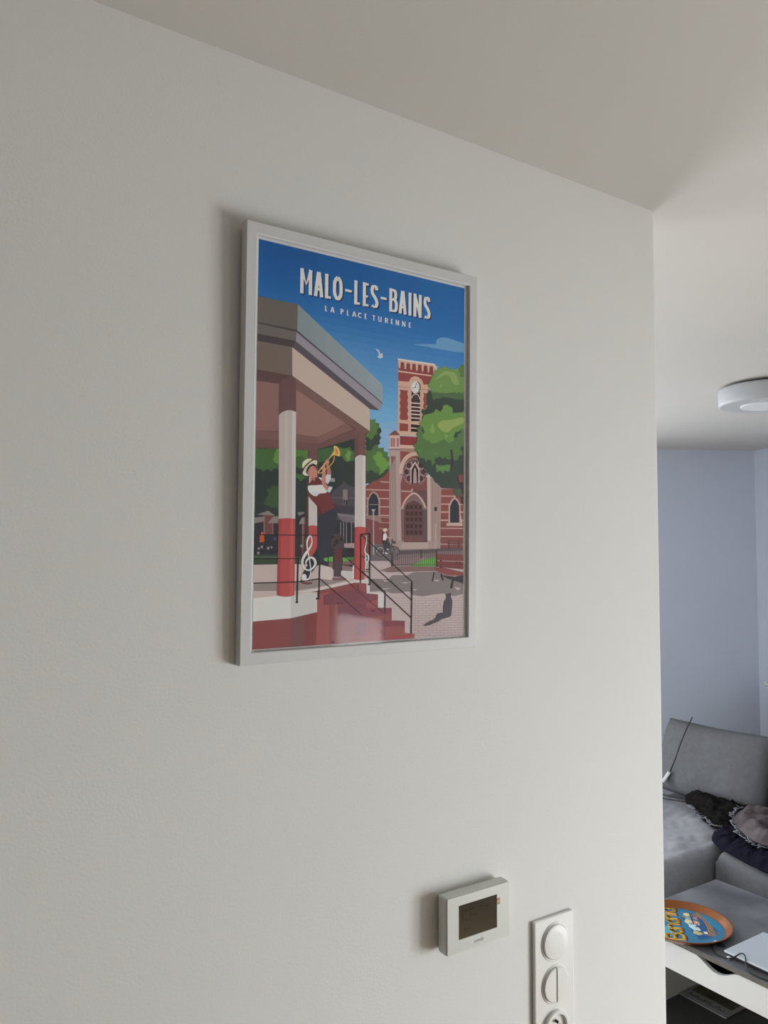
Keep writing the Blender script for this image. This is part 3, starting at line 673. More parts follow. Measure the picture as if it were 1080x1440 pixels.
189 166 168 38 0 823,-2773 1784,-2816 1808,-2816 1808,-2811 823,-2766
195 172 173 39 0 925,-2772 926,-2807 933,-2807 933,-2772
195 172 173 39 0 1065,-2780 1065,-2815 1073,-2815 1073,-2780
195 172 173 39 0 1207,-2787 1207,-2816 1215,-2816 1214,-2788
195 172 173 39 0 1350,-2795 1350,-2816 1358,-2816 1358,-2796
195 172 173 8 0 1495,-2803 1495,-2816 1503,-2816 1503,-2803
195 172 173 8 0 1642,-2811 1642,-2816 1650,-2816 1650,-2811
192 170 172 8 0 335,-2197 771,-2206 771,-2200 335,-2191
192 170 172 8 0 385,-2235 772,-2244 772,-2238 385,-2229
192 170 172 8 0 434,-2274 772,-2282 772,-2276 434,-2268
192 169 172 8 0 484,-2312 772,-2319 772,-2313 484,-2306
192 169 172 8 0 534,-2351 773,-2357 773,-2351 534,-2345
192 169 172 8 0 585,-2390 773,-2394 773,-2388 585,-2384
192 169 172 8 0 635,-2430 773,-2432 773,-2426 635,-2424
192 169 172 8 0 686,-2469 774,-2470 773,-2464 686,-2463
192 169 172 8 0 737,-2509 774,-2507 774,-2501 737,-2503
114 103 109 26 0 546,-1519 1299,-1483 1796,-1473 1795,-1432 1296,-1442 543,-1480
93 79 84 26 0 441,-1470 444,-1708 453,-1708 451,-1470
93 79 84 26 0 479,-1469 482,-1708 491,-1708 488,-1469
93 79 84 26 0 517,-1469 520,-1708 529,-1709 527,-1469
93 79 84 27 0 556,-1469 558,-1709 567,-1709 565,-1469
93 79 84 27 0 594,-1469 596,-1709 606,-1709 603,-1469
93 79 84 27 0 633,-1469 635,-1709 644,-1709 642,-1469
93 79 84 27 0 671,-1469 673,-1709 683,-1709 680,-1469
93 79 84 27 0 710,-1468 712,-1710 721,-1710 719,-1468
93 79 84 27 0 749,-1468 751,-1710 760,-1710 758,-1468
93 79 84 27 0 788,-1468 790,-1710 799,-1710 797,-1468
93 79 84 27 0 827,-1468 829,-1710 838,-1710 836,-1468
93 79 84 27 0 866,-1468 868,-1711 878,-1711 876,-1468
93 79 84 27 0 906,-1467 908,-1711 917,-1711 915,-1467
93 79 84 27 0 945,-1467 947,-1711 957,-1711 955,-1467
93 79 84 27 0 985,-1467 987,-1711 997,-1711 995,-1467
93 79 84 27 0 1025,-1467 1027,-1712 1036,-1712 1034,-1467
93 79 84 27 0 1065,-1467 1067,-1712 1076,-1712 1075,-1467
93 79 84 27 0 1105,-1467 1107,-1712 1117,-1712 1115,-1466
93 79 84 27 0 1145,-1466 1147,-1712 1157,-1712 1155,-1466
93 79 84 27 0 1186,-1466 1188,-1713 1197,-1713 1196,-1466
93 79 84 27 0 1226,-1466 1228,-1713 1238,-1713 1236,-1466
108 88 93 27 0 1292,-1432 1293,-1540 1303,-1540 1302,-1431
108 88 93 27 0 1333,-1431 1334,-1540 1344,-1540 1343,-1431
108 88 93 27 0 1374,-1431 1375,-1540 1385,-1540 1384,-1431
108 88 93 27 0 1416,-1431 1416,-1540 1426,-1540 1426,-1431
108 88 93 27 0 1457,-1431 1458,-1540 1468,-1540 1467,-1430
108 88 93 27 0 1499,-1430 1499,-1540 1509,-1540 1509,-1430
108 88 93 27 0 1541,-1430 1541,-1540 1551,-1540 1550,-1430
108 88 93 27 0 1582,-1430 1583,-1540 1593,-1540 1592,-1430
108 88 93 27 0 1624,-1429 1625,-1540 1635,-1539 1635,-1429
108 88 93 27 0 1667,-1429 1667,-1539 1677,-1539 1677,-1429
108 88 93 27 0 1709,-1429 1710,-1539 1720,-1539 1719,-1429
108 88 93 27 0 1752,-1429 1752,-1539 1762,-1539 1762,-1429
87 75 80 28 0 436,-1534 1269,-1501 1268,-1492 435,-1525
87 75 80 28 0 437,-1694 1270,-1695 1270,-1688 437,-1686
68 55 60 25 0 410,-1489 409,-1714 434,-1714 435,-1489
68 55 60 29 0 1251,-1463 1253,-1725 1276,-1726 1274,-1463
78 66 71 29 0 958,-1446 960,-1586 977,-1586 975,-1446
148 82 84 30 0 1274,-1521 1808,-1536 1808,-1637 1279,-1620
142 75 77 30 0 1271,-1636 1808,-1656 1808,-1768 1272,-1726
207 153 150 30 0 1275,-1631 1808,-1650 1808,-1643 1275,-1625
159 88 88 31 0 1174,-1763 1358,-1729 1808,-1814 1808,-1874 1477,-1855
193 135 136 32 0 1172,-1766 1476,-1858 1808,-1877 1808,-1871 1478,-1852 1175,-1760
74 65 72 33 0 1359,-1855 1616,-1888 1808,-1858 1808,-1997 1497,-1914
74 59 64 10 0 1209,-1803 1174,-1950 1200,-1955 1236,-1808
74 59 64 34 0 1343,-1838 1387,-1941 1411,-1935 1367,-1832
74 59 64 34 0 1584,-1925 1549,-2062 1582,-2068 1617,-1931
61 44 49 31 0 1369,-1630 1364,-1640 1351,-1644 1339,-1640 1334,-1630 1339,-1620 1351,-1616 1364,-1620
61 44 49 32 0 1370,-1726 1365,-1736 1352,-1740 1340,-1736 1334,-1726 1340,-1716 1352,-1712 1364,-1716
61 44 49 31 0 1683,-1656 1678,-1666 1665,-1670 1652,-1666 1647,-1656 1652,-1646 1665,-1642 1678,-1646
61 44 49 31 0 1744,-1659 1739,-1669 1726,-1673 1713,-1669 1707,-1659 1713,-1649 1726,-1645 1738,-1649
92 86 94 32 0 1435,-2143 1471,-2157 1509,-2153 1550,-2134 1562,-2165 1558,-2199 1567,-2218 1579,-2245 1587,-2275 1586,-2310 1581,-2348 1576,-2384 1573,-2420 1570,-2454 1568,-2477 1553,-2508 1462,-2529 1344,-2553 1317,-2578 1267,-2588 1225,-2600 1167,-2618 1113,-2630 1068,-2633 1028,-2632 1000,-2631 1151,-2564 1180,-2555 1220,-2541 1251,-2526 1262,-2510 1264,-2493 1270,-2478 1286,-2466 1306,-2456 1328,-2449 1354,-2446 1382,-2446 1402,-2446 1405,-2347 1410,-2326 1416,-2297 1425,-2270 1439,-2250 1456,-2233 1467,-2217 1468,-2202 1463,-2190 1459,-2181
99 91 96 24 0 289,-1486 286,-1507 277,-1525 262,-1541 244,-1551 224,-1557 202,-1557 182,-1551 164,-1541 149,-1526 140,-1507 137,-1487 140,-1467 148,-1449 162,-1434 180,-1423 201,-1417 222,-1417 243,-1422 261,-1433 276,-1448 285,-1466 289,-1487 303,-1486 299,-1463 288,-1442 271,-1424 249,-1412 224,-1405 199,-1405 174,-1412 153,-1425 136,-1443 126,-1464 123,-1487 127,-1510 137,-1531 154,-1549 176,-1562 200,-1569 226,-1569 251,-1562 272,-1549 289,-1531 299,-1510 303,-1487
151 139 143 25 0 135,-1489 290,-1489 290,-1484 135,-1485
151 139 143 26 0 144,-1454 279,-1524 282,-1520 146,-1450
151 139 143 27 0 171,-1427 250,-1549 254,-1547 175,-1425
151 139 143 28 0 209,-1416 210,-1558 216,-1558 214,-1416
151 139 143 29 0 248,-1424 172,-1547 177,-1549 253,-1426
151 139 143 30 0 278,-1449 144,-1521 147,-1524 281,-1453
99 91 96 29 0 546,-1485 543,-1506 534,-1525 519,-1540 501,-1551 480,-1557 458,-1557 436,-1551 418,-1540 403,-1525 394,-1506 390,-1486 393,-1466 402,-1447 417,-1432 435,-1421 456,-1415 478,-1415 499,-1420 518,-1431 533,-1447 542,-1465 546,-1486 560,-1485 556,-1462 545,-1440 528,-1423 506,-1410 480,-1403 454,-1403 429,-1410 407,-1423 390,-1441 379,-1463 376,-1486 380,-1510 391,-1531 408,-1549 430,-1562 455,-1569 482,-1569 507,-1562 529,-1549 546,-1531 557,-1509 560,-1486
151 139 143 30 0 389,-1488 548,-1488 548,-1483 389,-1484
151 139 143 31 0 397,-1452 536,-1523 539,-1520 400,-1449
151 139 143 32 0 425,-1425 506,-1549 511,-1547 430,-1423
151 139 143 33 0 464,-1414 466,-1558 471,-1558 470,-1414
151 139 143 34 0 505,-1423 426,-1547 431,-1549 509,-1425
151 139 143 35 0 535,-1448 398,-1520 401,-1524 538,-1452
243 232 234 31 0 151,-1497 150,-1483 153,-1469 159,-1456 169,-1445 181,-1437 194,-1432 209,-1430 223,-1432 237,-1437 249,-1446 259,-1457 265,-1469 268,-1484 267,-1498 262,-1512 254,-1524 262,-1528 271,-1514 276,-1499 277,-1483 274,-1467 266,-1453 256,-1440 242,-1431 226,-1425 209,-1423 192,-1425 176,-1431 162,-1440 152,-1452 144,-1467 141,-1482 142,-1498
87 79 84 36 0 215,-1491 298,-1441 415,-1382 463,-1488 473,-1484 418,-1373 292,-1434 209,-1483
87 79 84 37 0 212,-1491 322,-1498 421,-1380 412,-1375 316,-1490 213,-1483
87 79 84 38 0 422,-1378 436,-1302 396,-1286 391,-1296 424,-1304 410,-1377
93 82 87 22 0 492,-1350 486,-1364 471,-1373 452,-1373 436,-1364 430,-1350 436,-1336 451,-1327 470,-1327 486,-1336
81 79 90 38 0 251,-1317 335,-1322 384,-1366 360,-1458 327,-1452 341,-1393 313,-1426 277,-1393
81 79 90 39 0 273,-1379 318,-1420 306,-1500 283,-1497
255 255 255 39 0 264,-1213 311,-1212 332,-1256 305,-1319 248,-1317
243 196 180 40 0 313,-1256 358,-1291 407,-1300 410,-1288 365,-1281 323,-1248
252 205 189 7 0 316,-1179 313,-1192 304,-1201 293,-1205 281,-1202 273,-1193 269,-1180 272,-1168 281,-1158 292,-1155 304,-1158 312,-1167
255 241 226 8 0 246,-1184 271,-1145 317,-1138 328,-1164 364,-1167 324,-1176
154 100 90 40 0 271,-1183 286,-1216 264,-1225 257,-1194
255 255 255 39 0 331,-1438 363,-1460 356,-1467 327,-1458
255 255 255 40 0 296,-1494 337,-1512 337,-1529 292,-1518
87 89 87 22 0 1808,-206 1095,-263 1359,-486 1688,-483 1808,-477
78 92 85 23 0 1083,1059 1137,1033 1187,1078 1242,1047 1291,1094 1347,1064 1398,1102 1453,1087 1504,1131 1560,1102 1612,1148 1668,1126 1721,1160 1778,1142 1808,1151 1808,948 1807,946 1808,945 1808,-278 1767,-259 1701,-275 1638,-306 1637,-365 1566,-392 1547,-442 1448,-460 1339,-462 1315,-411 1243,-408 1203,-372 1196,-322 1135,-313 1126,-265 1056,-261 1052,-209 993,-193 992,-139 931,-123 923,-74 872,-46 899,1 865,47 906,94 875,140 876,188 932,226 899,269 937,308 911,350 958,389 932,431 972,471 936,514 989,553 962,592 987,646 946,693 1019,713 1047,759 1095,808 1057,853 1100,903 1060,947 1097,996
131 172 95 24 0 1068,1132 1109,1161 1108,1200 1146,1230 1138,1271 1201,1314 1200,1377 1259,1386 1295,1431 1357,1430 1397,1477 1431,1448 1485,1465 1515,1428 1563,1449 1615,1439 1657,1471 1706,1477 1742,1540 1803,1538 1808,1541 1808,1086 1802,1090 1750,1051 1703,1079 1651,1051 1606,1045 1549,1062 1500,1028 1445,1039 1394,1007 1349,1028 1296,998 1255,1034 1202,1002 1143,1009 1143,1060 1097,1087
166 193 115 25 0 1197,1218 1214,1235 1252,1267 1290,1298 1324,1328 1358,1358 1393,1380 1426,1392 1460,1396 1496,1396 1537,1396 1580,1392 1619,1375 1653,1335 1684,1282 1699,1239 1692,1213 1671,1197 1646,1191 1621,1195 1593,1209 1567,1230 1547,1261 1529,1299 1505,1326 1471,1335 1432,1333 1393,1325 1358,1309 1324,1285 1291,1264 1252,1243 1214,1224
161 188 112 25 0 1309,1136 1346,1189 1360,1142 1334,1112
103 142 86 25 0 1682,1464 1730,1487 1745,1535 1803,1538 1808,1541 1808,1333 1789,1341 1714,1336 1726,1384 1688,1416
97 128 88 25 0 1158,1038 1202,1016 1253,1041 1297,1019 1348,1036 1394,1040 1448,1031 1497,1060 1552,1048 1604,1081 1652,1060 1702,1089 1751,1072 1801,1097 1808,1096 1808,975 1804,977 1750,952 1705,978 1650,949 1602,953 1553,975 1498,959 1450,980 1400,955 1344,960 1304,924 1248,929 1209,890 1149,883 1173,922 1144,955 1171,995
72 86 78 26 0 1076,1013 1155,1037 1132,988 1164,947 1148,911 1202,902 1247,932 1299,932 1344,961 1398,977 1446,957 1501,975 1549,951 1604,967 1652,954 1703,975 1751,964 1802,981 1808,981 1808,774 1801,775 1755,743 1702,751 1657,719 1601,717 1569,747 1516,747 1486,780 1434,781 1408,795 1355,781 1334,742 1299,708 1249,708 1214,676 1164,677 1122,643 1090,675 1037,656 1004,685 959,684 963,737 1016,729 1047,754 1069,792 1050,828 1079,866 1051,901 1088,940 1060,976
108 144 91 24 0 782,156 862,185 868,245 892,290 852,328 896,376 856,419 919,457 954,523 924,465 979,438 961,384 996,364 1040,321 1099,361 1143,317 1204,365 1248,319 1306,351 1351,309 1412,350 1459,313 1518,343 1564,300 1605,334 1672,350 1676,404 1740,421 1744,475 1808,487 1808,486 1806,483 1808,482 1808,233 1777,219 1723,167 1777,133 1778,77 1708,61 1693,-1 1622,-33 1558,5 1480,-30 1434,13 1371,-23 1326,22 1280,0 1214,-33 1226,-94 1160,-144 1163,-77 1112,-37 1044,-85 1016,-32 940,-38 885,-7 898,51 829,64 834,117
130 174 94 27 0 905,500 972,564 1001,641 1110,675 1195,704 1232,764 1324,728 1369,777 1379,832 1458,859 1569,816 1575,733 1672,750 1764,761 1808,785 1808,491 1759,491 1699,441 1634,435 1598,363 1603,290 1492,246 1414,292 1338,278 1285,238 1160,204 1097,254 1014,258 975,316 1020,375 984,447
176 198 117 28 0 1273,514 1283,540 1308,564 1341,584 1383,597 1432,605 1480,613 1520,619 1557,624 1600,632 1659,653 1724,677 1773,686 1799,666 1808,631 1808,630 1794,595 1742,565 1668,535 1601,505 1557,471 1520,437 1481,415 1434,411 1384,419 1342,434 1309,457 1283,486
155 192 109 28 0 1156,519 1185,529 1221,400 1157,371 1118,406
155 192 109 28 0 1402,384 1492,368 1442,293
116 162 97 24 0 1247,-104 1292,-131 1345,-121 1400,-126 1449,-100 1504,-108 1563,-93 1528,-131 1526,-177 1496,-216 1410,-195 1387,-259 1337,-205 1246,-237 1261,-194 1241,-156
116 160 94 25 0 882,108 977,100 949,36 901,33
116 160 94 25 0 1179,61 1286,84 1267,36 1208,24
81 69 74 24 0 1657,-310 1770,-527 1808,-635 1808,-254 1707,-259
88 119 88 23 0 1597,-495 1688,-475 1759,-527 1729,-600 1644,-616 1653,-567 1604,-538
155 98 97 25 0 1687,-260 1788,-239 1789,-366 1718,-370
75 82 81 25 0 1727,-603 1791,-601 1808,-593 1808,-726 1763,-720 1766,-659
72 76 75 25 0 1521,138 1552,-15 1523,-173 1567,-175 1596,-12 1565,147
65 76 74 4 0 -1832,77 -78,227 -62,-1093 -1832,-1133
65 66 74 8 0 -1832,-996 -64,-944 -55,-1775 -1832,-1758
88 127 76 5 0 -1832,-106 -1802,-78 -1764,-108 -1726,-81 -1688,-98 -1650,-67 -1611,-91 -1572,-64 -1533,-88 -1484,-71 -1507,-110 -1481,-143 -1496,-181 -1472,-215 -1491,-253 -1471,-287 -1492,-325 -1475,-359 -1520,-343 -1573,-362 -1579,-404 -1627,-370 -1678,-373 -1718,-413 -1741,-372 -1788,-378 -1827,-344 -1832,-345
119 173 85 6 0 -1573,-227 -1544,-192 -1551,-151 -1525,-115 -1524,-75 -1464,-70 -1483,-108 -1461,-143 -1476,-181 -1462,-217 -1477,-254 -1468,-290 -1539,-274
105 152 79 5 0 -1231,-53 -1189,-70 -1144,-52 -1102,-72 -1057,-56 -1002,-60 -1017,-110 -1002,-156 -1012,-213 -1042,-178 -1093,-173 -1121,-150 -1181,-160 -1242,-192 -1225,-149 -1243,-107
88 122 76 6 0 -1232,-179 -1175,-174 -1117,-137 -1094,-178 -1045,-179 -1004,-206 -1043,-244 -1031,-294 -1062,-347 -1101,-322 -1146,-336 -1185,-312 -1237,-317 -1219,-272 -1242,-229
91 127 79 5 0 -1225,-384 -1176,-409 -1117,-401 -1081,-441 -1021,-461 -1087,-466 -1141,-512 -1174,-471 -1226,-462
79 107 72 5 0 -1663,-639 -1605,-633 -1571,-585 -1513,-600 -1452,-575 -1471,-612 -1455,-647 -1471,-684 -1454,-719 -1477,-756 -1448,-791 -1475,-828 -1452,-863 -1459,-910 -1514,-882 -1576,-908 -1611,-868 -1667,-869 -1714,-836 -1673,-808 -1660,-762 -1636,-732 -1630,-685
85 122 79 5 0 -885,-36 -836,-41 -795,-16 -747,-18 -706,7 -658,6 -607,26 -630,-18 -619,-63 -621,-116 -670,-129 -691,-171 -730,-198 -791,-199 -839,-228 -890,-168 -866,-126 -888,-88
97 135 79 5 0 -559,61 -525,23 -474,17 -416,9 -327,50 -329,1 -281,-15 -253,-51 -269,-100 -255,-155 -314,-159 -363,-187 -438,-160 -456,-114 -518,-110 -510,-63 -549,-33 -540,14
135 181 100 6 0 -424,-96 -382,-53 -369,-1 -311,-41 -330,-92 -330,-144 -393,-173 -387,-130
99 92 103 9 0 -709,-722 -554,-578 -466,-513 -431,-460 -381,-509 -254,-551 -248,-1033 -705,-1045
81 76 87 10 0 -708,-833 -250,-825 -249,-929 -706,-935
134 119 121 10 0 -670,-726 -257,-714 -257,-701 -670,-714
163 148 148 11 0 -447,-590 -369,-586 -366,-803 -444,-806
55 48 57 12 0 -437,-736 -411,-735 -410,-799 -436,-800
55 48 57 12 0 -399,-742 -369,-741 -368,-803 -398,-804
186 180 184 5 0 -659,-438 -584,-434 -583,-483 -659,-487
154 145 151 10 0 -542,-936 -244,-962 -243,-998 -519,-989
137 127 136 11 0 -540,-947 -243,-981 -242,-1077 -449,-1056 -509,-1006
154 145 151 12 0 -545,-940 -243,-974 -243,-995 -509,-971
61 59 71 12 0 -508,-1049 -247,-1077 -243,-1380 -445,-1382
165 156 162 13 0 -485,-1065 -481,-1374 -468,-1374 -472,-1065
165 156 162 13 0 -436,-1064 -432,-1374 -418,-1373 -422,-1064
165 156 162 13 0 -388,-1063 -384,-1373 -370,-1373 -374,-1062
165 156 162 13 0 -303,-1061 -299,-1372 -285,-1372 -289,-1060
199 173 180 14 0 -425,-1373 -244,-1367 -243,-1441 -414,-1434
123 198 102 9 0 -756,-1588 -600,-1562 -599,-1639 -736,-1630
118 193 96 9 0 -442,-1580 -251,-1571 -261,-1606 -431,-1648
159 118 118 10 0 -441,-1648 -251,-1606 -250,-1675 -431,-1691
159 118 118 9 0 -667,-1647 -599,-1643 -598,-1741 -667,-1690
54 48 57 10 0 -686,-1435 -683,-1647 -671,-1647 -674,-1435
54 48 57 15 0 -325,-1433 -322,-1649 -310,-1649 -313,-1433
54 48 57 15 0 -289,-1433 -287,-1649 -275,-1649 -277,-1433
140 88 87 9 0 -1702,-993 -1547,-988 -1542,-1259 -1697,-1262
151 94 93 9 0 -1112,-1017 -1002,-1014 -994,-1571 -1104,-1571
163 150 151 10 0 -1832,-1037 -1675,-1016 -1697,-1089 -1831,-1114
168 156 157 10 0 -1634,-1105 -1546,-1012 -1461,-1007 -1459,-1108
171 159 160 10 0 -1157,-1108 -1112,-1017 -1031,-1007 -1064,-1106
163 151 151 10 0 -1804,-998 -1629,-936 -1524,-1001
154 145 145 9 0 -1183,-945 -1082,-935 -1066,-956 -1159,-996
165 156 157 11 0 -1692,-1033 -1688,-1262 -1678,-1262 -1681,-1032
154 145 148 11 0 -1565,-1083 -1562,-1260 -1553,-1260 -1556,-1083
154 145 148 11 0 -1098,-1107 -1096,-1446 -1084,-1446 -1086,-1106
230 112 67 9 0 -1748,-1276 -1686,-1270 -1678,-1359 -1751,-1377
235 124 106 10 0 -1730,-1233 -1701,-1232 -1700,-1273 -1729,-1273
81 88 127 9 0 -1552,-1293 -1497,-1306 -1504,-1347 -1549,-1334
179 170 174 9 0 -1741,-1450 -1746,-1466 -1760,-1472 -1773,-1466 -1779,-1451 -1774,-1435 -1760,-1429 -1747,-1435
179 170 174 9 0 -1697,-1434 -1703,-1449 -1716,-1456 -1730,-1449 -1735,-1434 -1730,-1419 -1717,-1413 -1703,-1419
179 170 174 9 0 -1602,-1450 -1607,-1465 -1620,-1471 -1634,-1465 -1640,-1450 -1635,-1434 -1621,-1428 -1607,-1434
179 170 174 9 0 -1557,-1436 -1563,-1451 -1576,-1457 -1590,-1451 -1596,-1436 -1590,-1421 -1577,-1414 -1563,-1420
179 170 174 9 0 -1747,-1517 -1752,-1533 -1766,-1539 -1779,-1533 -1785,-1518 -1780,-1502 -1766,-1496 -1753,-1502
179 170 174 12 0 -1089,-1416 -1095,-1432 -1109,-1438 -1123,-1432 -1129,-1416 -1124,-1400 -1109,-1394 -1095,-1400
51 48 53 10 0 -1723,-1490 -1727,-1512 -1739,-1529 -1756,-1538 -1775,-1538 -1793,-1529 -1805,-1512 -1810,-1491 -1806,-1470 -1794,-1453 -1777,-1444 -1758,-1444 -1740,-1453 -1728,-1469 -1723,-1492 -1711,-1489 -1717,-1465 -1732,-1445 -1755,-1433 -1780,-1433 -1802,-1445 -1817,-1466 -1822,-1491 -1816,-1516 -1801,-1537 -1778,-1548 -1753,-1548 -1731,-1536 -1716,-1516 -1711,-1492
51 48 53 10 0 -1494,-1461 -1498,-1484 -1511,-1501 -1528,-1510 -1548,-1510 -1566,-1501 -1579,-1484 -1584,-1463 -1579,-1442 -1567,-1424 -1549,-1415 -1530,-1415 -1512,-1424 -1499,-1441 -1494,-1463 -1482,-1461 -1488,-1437 -1504,-1416 -1527,-1405 -1553,-1405 -1575,-1417 -1590,-1437 -1595,-1463 -1590,-1488 -1574,-1509 -1551,-1521 -1525,-1521 -1503,-1509 -1487,-1488 -1482,-1463
76 99 75 11 0 -1824,-1538 -1478,-1537 -1476,-1666 -1822,-1664
87 107 81 9 0 -1209,-1571 -1104,-1571 -1102,-1668 -1207,-1667
61 72 64 12 0 -1809,-1538 -1807,-1667 -1801,-1667 -1803,-1538
61 72 64 12 0 -1789,-1538 -1787,-1667 -1781,-1667 -1783,-1538
61 72 64 12 0 -1769,-1538 -1766,-1667 -1761,-1667 -1763,-1538
61 72 64 12 0 -1748,-1538 -1746,-1667 -1740,-1667 -1742,-1538
61 72 64 12 0 -1728,-1538 -1726,-1668 -1720,-1668 -1722,-1537
61 72 64 12 0 -1707,-1537 -1705,-1668 -1699,-1668 -1702,-1537
61 72 64 12 0 -1687,-1537 -1685,-1668 -1679,-1668 -1681,-1537
61 72 64 12 0 -1666,-1537 -1664,-1668 -1658,-1668 -1661,-1537
61 72 64 12 0 -1646,-1537 -1644,-1668 -1638,-1668 -1640,-1537
61 72 64 12 0 -1625,-1537 -1623,-1668 -1617,-1668 -1619,-1537
61 72 64 12 0 -1604,-1537 -1602,-1668 -1596,-1668 -1599,-1537
61 72 64 12 0 -1584,-1537 -1582,-1668 -1576,-1668 -1578,-1537
61 72 64 12 0 -1563,-1537 -1561,-1668 -1555,-1668 -1557,-1537
61 72 64 12 0 -1542,-1537 -1540,-1668 -1534,-1668 -1536,-1537
61 72 64 12 0 -1521,-1537 -1519,-1669 -1513,-1669 -1515,-1537
61 72 64 12 0 -1500,-1537 -1498,-1669 -1492,-1669 -1494,-1537
123 145 122 13 0 -1816,-1576 -1485,-1576 -1485,-1566 -1816,-1566
226 209 204 9 0 -1832,-1677 -1476,-1674 -1195,-1670 -850,-1711 -844,-2102 -1203,-2134 -1832,-2207
229 210 205 10 0 -1829,-1675 -1476,-1671 -1195,-1667 -882,-1690 -786,-1683 -624,-1720 -575,-1770 -572,-1968 -1824,-1944
243 226 224 11 0 -1212,-1678 -1115,-1671 -1094,-1770 -1148,-1918 -1208,-1917
240 224 221 11 0 -807,-1689 -637,-1715 -598,-1750 -596,-1869 -654,-1902 -804,-1908 -828,-1882
165 141 141 9 0 -450,-1691 -239,-1714 -239,-1779 -440,-1764
237 229 228 9 0 -459,-1764 -239,-1779 -237,-1917 -398,-1897 -469,-1828
255 249 248 10 0 -270,-1692 -229,-1692 -227,-1934 -267,-1934
176 161 157 12 0 -1824,-1931 -1176,-1922 -815,-1882 -573,-1904 -358,-1901 -457,-1956 -877,-2011 -1205,-2045 -1822,-2034
229 209 204 13 0 -1822,-2029 -1205,-2041 -877,-2007 -457,-1930 -232,-1874 -122,-1890 -121,-1962 -653,-2023 -971,-2069 -1204,-2093 -1821,-2133
243 235 231 14 0 -1204,-2066 -877,-2018 -240,-1910 -122,-1904 -121,-1962 -620,-2016 -971,-2064
242 237 238 15 0 -173,-1889 30,-1892 32,-2089 313,-2103 315,-2339 435,-2351 437,-2536 162,-2523 -168,-2264
162 91 91 16 0 -1832,-2816 -1832,-2440 -1260,-2416 -849,-2350 -851,-2063 -971,-2066 -636,-2016 -223,-1943 -35,-1961 -25,-2816
173 97 101 39 0 -162,-2816 -172,-1950 -32,-1961 -23,-2109 175,-2129 178,-2327 426,-2340 428,-2528 667,-2543 669,-2722 850,-2750 851,-2816
142 94 96 17 0 -1261,-2816 -1260,-2419 -1045,-2384 -1053,-2816
181 103 102 17 0 -864,-2816 -849,-2353 -847,-2102 -660,-2065 -650,-2816
153 81 83 18 0 -1053,-2816 -1045,-2381 -849,-2350 -864,-2816
145 82 93 40 0 -735,-2116 -154,-2041 -33,-2109 -32,-2225 -453,-2255 -733,-2253
145 81 93 40 0 -502,-2289 -32,-2240 -30,-2428 -483,-2481
144 81 93 40 0 -216,-2535 -29,-2515 -26,-2703 -213,-2736
153 85 96 41 0 -153,-2106 -23,-2109 175,-2132 176,-2202 -151,-2265
153 85 96 41 0 -151,-2308 178,-2328 426,-2343 427,-2417 -149,-2495
153 84 96 40 0 180,-2517 667,-2546 668,-2621 181,-2612
131 69 74 42 0 176,-2128 -23,-2109 -23,-2116 175,-2136
130 69 74 42 0 426,-2339 178,-2325 177,-2332 426,-2347
130 69 74 41 0 668,-2542 428,-2526 428,-2533 667,-2550
192 81 77 40 0 432,-2792 843,-2778 839,-2751 429,-2766
119 44 64 41 0 -480,-2231 -485,-2238 -500,-2243 -518,-2242 -533,-2237 -539,-2229 -533,-2222 -519,-2218 -500,-2218 -486,-2223
119 44 64 41 0 -429,-2236 -432,-2241 -440,-2243 -450,-2243 -458,-2240 -462,-2235 -459,-2230 -450,-2227 -440,-2227 -432,-2231
119 44 63 41 0 -307,-2467 -312,-2472 -326,-2476 -342,-2475 -356,-2471 -361,-2465 -356,-2459 -343,-2456 -326,-2457 -313,-2461
119 44 63 41 0 -183,-2451 -189,-2458 -206,-2462 -227,-2461 -244,-2456 -251,-2448 -244,-2440 -227,-2436 -207,-2437 -190,-2443
119 44 63 17 0 -546,-2791 -554,-2799 -573,-2804 -597,-2803 -617,-2796 -624,-2786 -617,-2778 -598,-2773 -573,-2774 -554,-2781
125 59 70 42 0 129,-2369 122,-2377 103,-2382 79,-2381 60,-2375 52,-2366 60,-2358 79,-2353 102,-2354 122,-2360
147 78 90 41 0 27,-2567 21,-2583 4,-2593 -19,-2596 -43,-2591 -60,-2579 -66,-2564 -60,-2549 -43,-2539 -20,-2536 4,-2541 21,-2553 27,-2570 37,-2567 29,-2548 8,-2533 -20,-2527 -48,-2531 -68,-2544 -76,-2563 -68,-2584 -47,-2599 -19,-2605 9,-2601 30,-2588 37,-2570
136 68 80 41 0 -39,-2701 55,-2656 46,-2643 -48,-2689
248 248 245 19 0 -1832,-2125 -1476,-2102 -1401,-2120 -1326,-2120 -1204,-2093 -1003,-2065 -851,-2077 -849,-2349 -1260,-2419 -1832,-2439
231 229 228 20 0 -1265,-2108 -1204,-2093 -1003,-2065 -851,-2077 -849,-2349 -1260,-2419
118 89 91 7 0 -1832,986 -1293,974 5,306 -70,236 -66,-82 -263,-96 -268,292 -413,206 -859,5 -865,-363 -1025,-372 -1030,-59 -1832,-91
167 125 119 8 0 -1832,836 -1493,835 -1234,800 -1225,187 -1832,152
178 136 128 8 0 -1233,787 -412,380 -876,144 -1223,136
149 110 107 9 0 -1832,149 -1483,162 -876,144 -856,51 -1221,32 -1481,36 -1832,45
159 119 114 10 0 -876,144 -412,380 -268,310 -856,51
138 101 99 11 0 -1832,48 -1481,38 -856,51 -250,300 -240,176 -842,-26 -1016,-59 -1220,-63 -1479,-74 -1832,-72
144 104 102 12 0 -259,328 -70,286 -66,-52 -245,-124
132 95 94 13 0 -258,211 -190,276 -186,-105 -245,-138
135 98 97 12 0 -1009,-50 -877,-26 -886,-323 -1005,-330
144 109 105 13 0 -1293,974 5,303 -70,267 -409,381 -1226,782 -1379,872
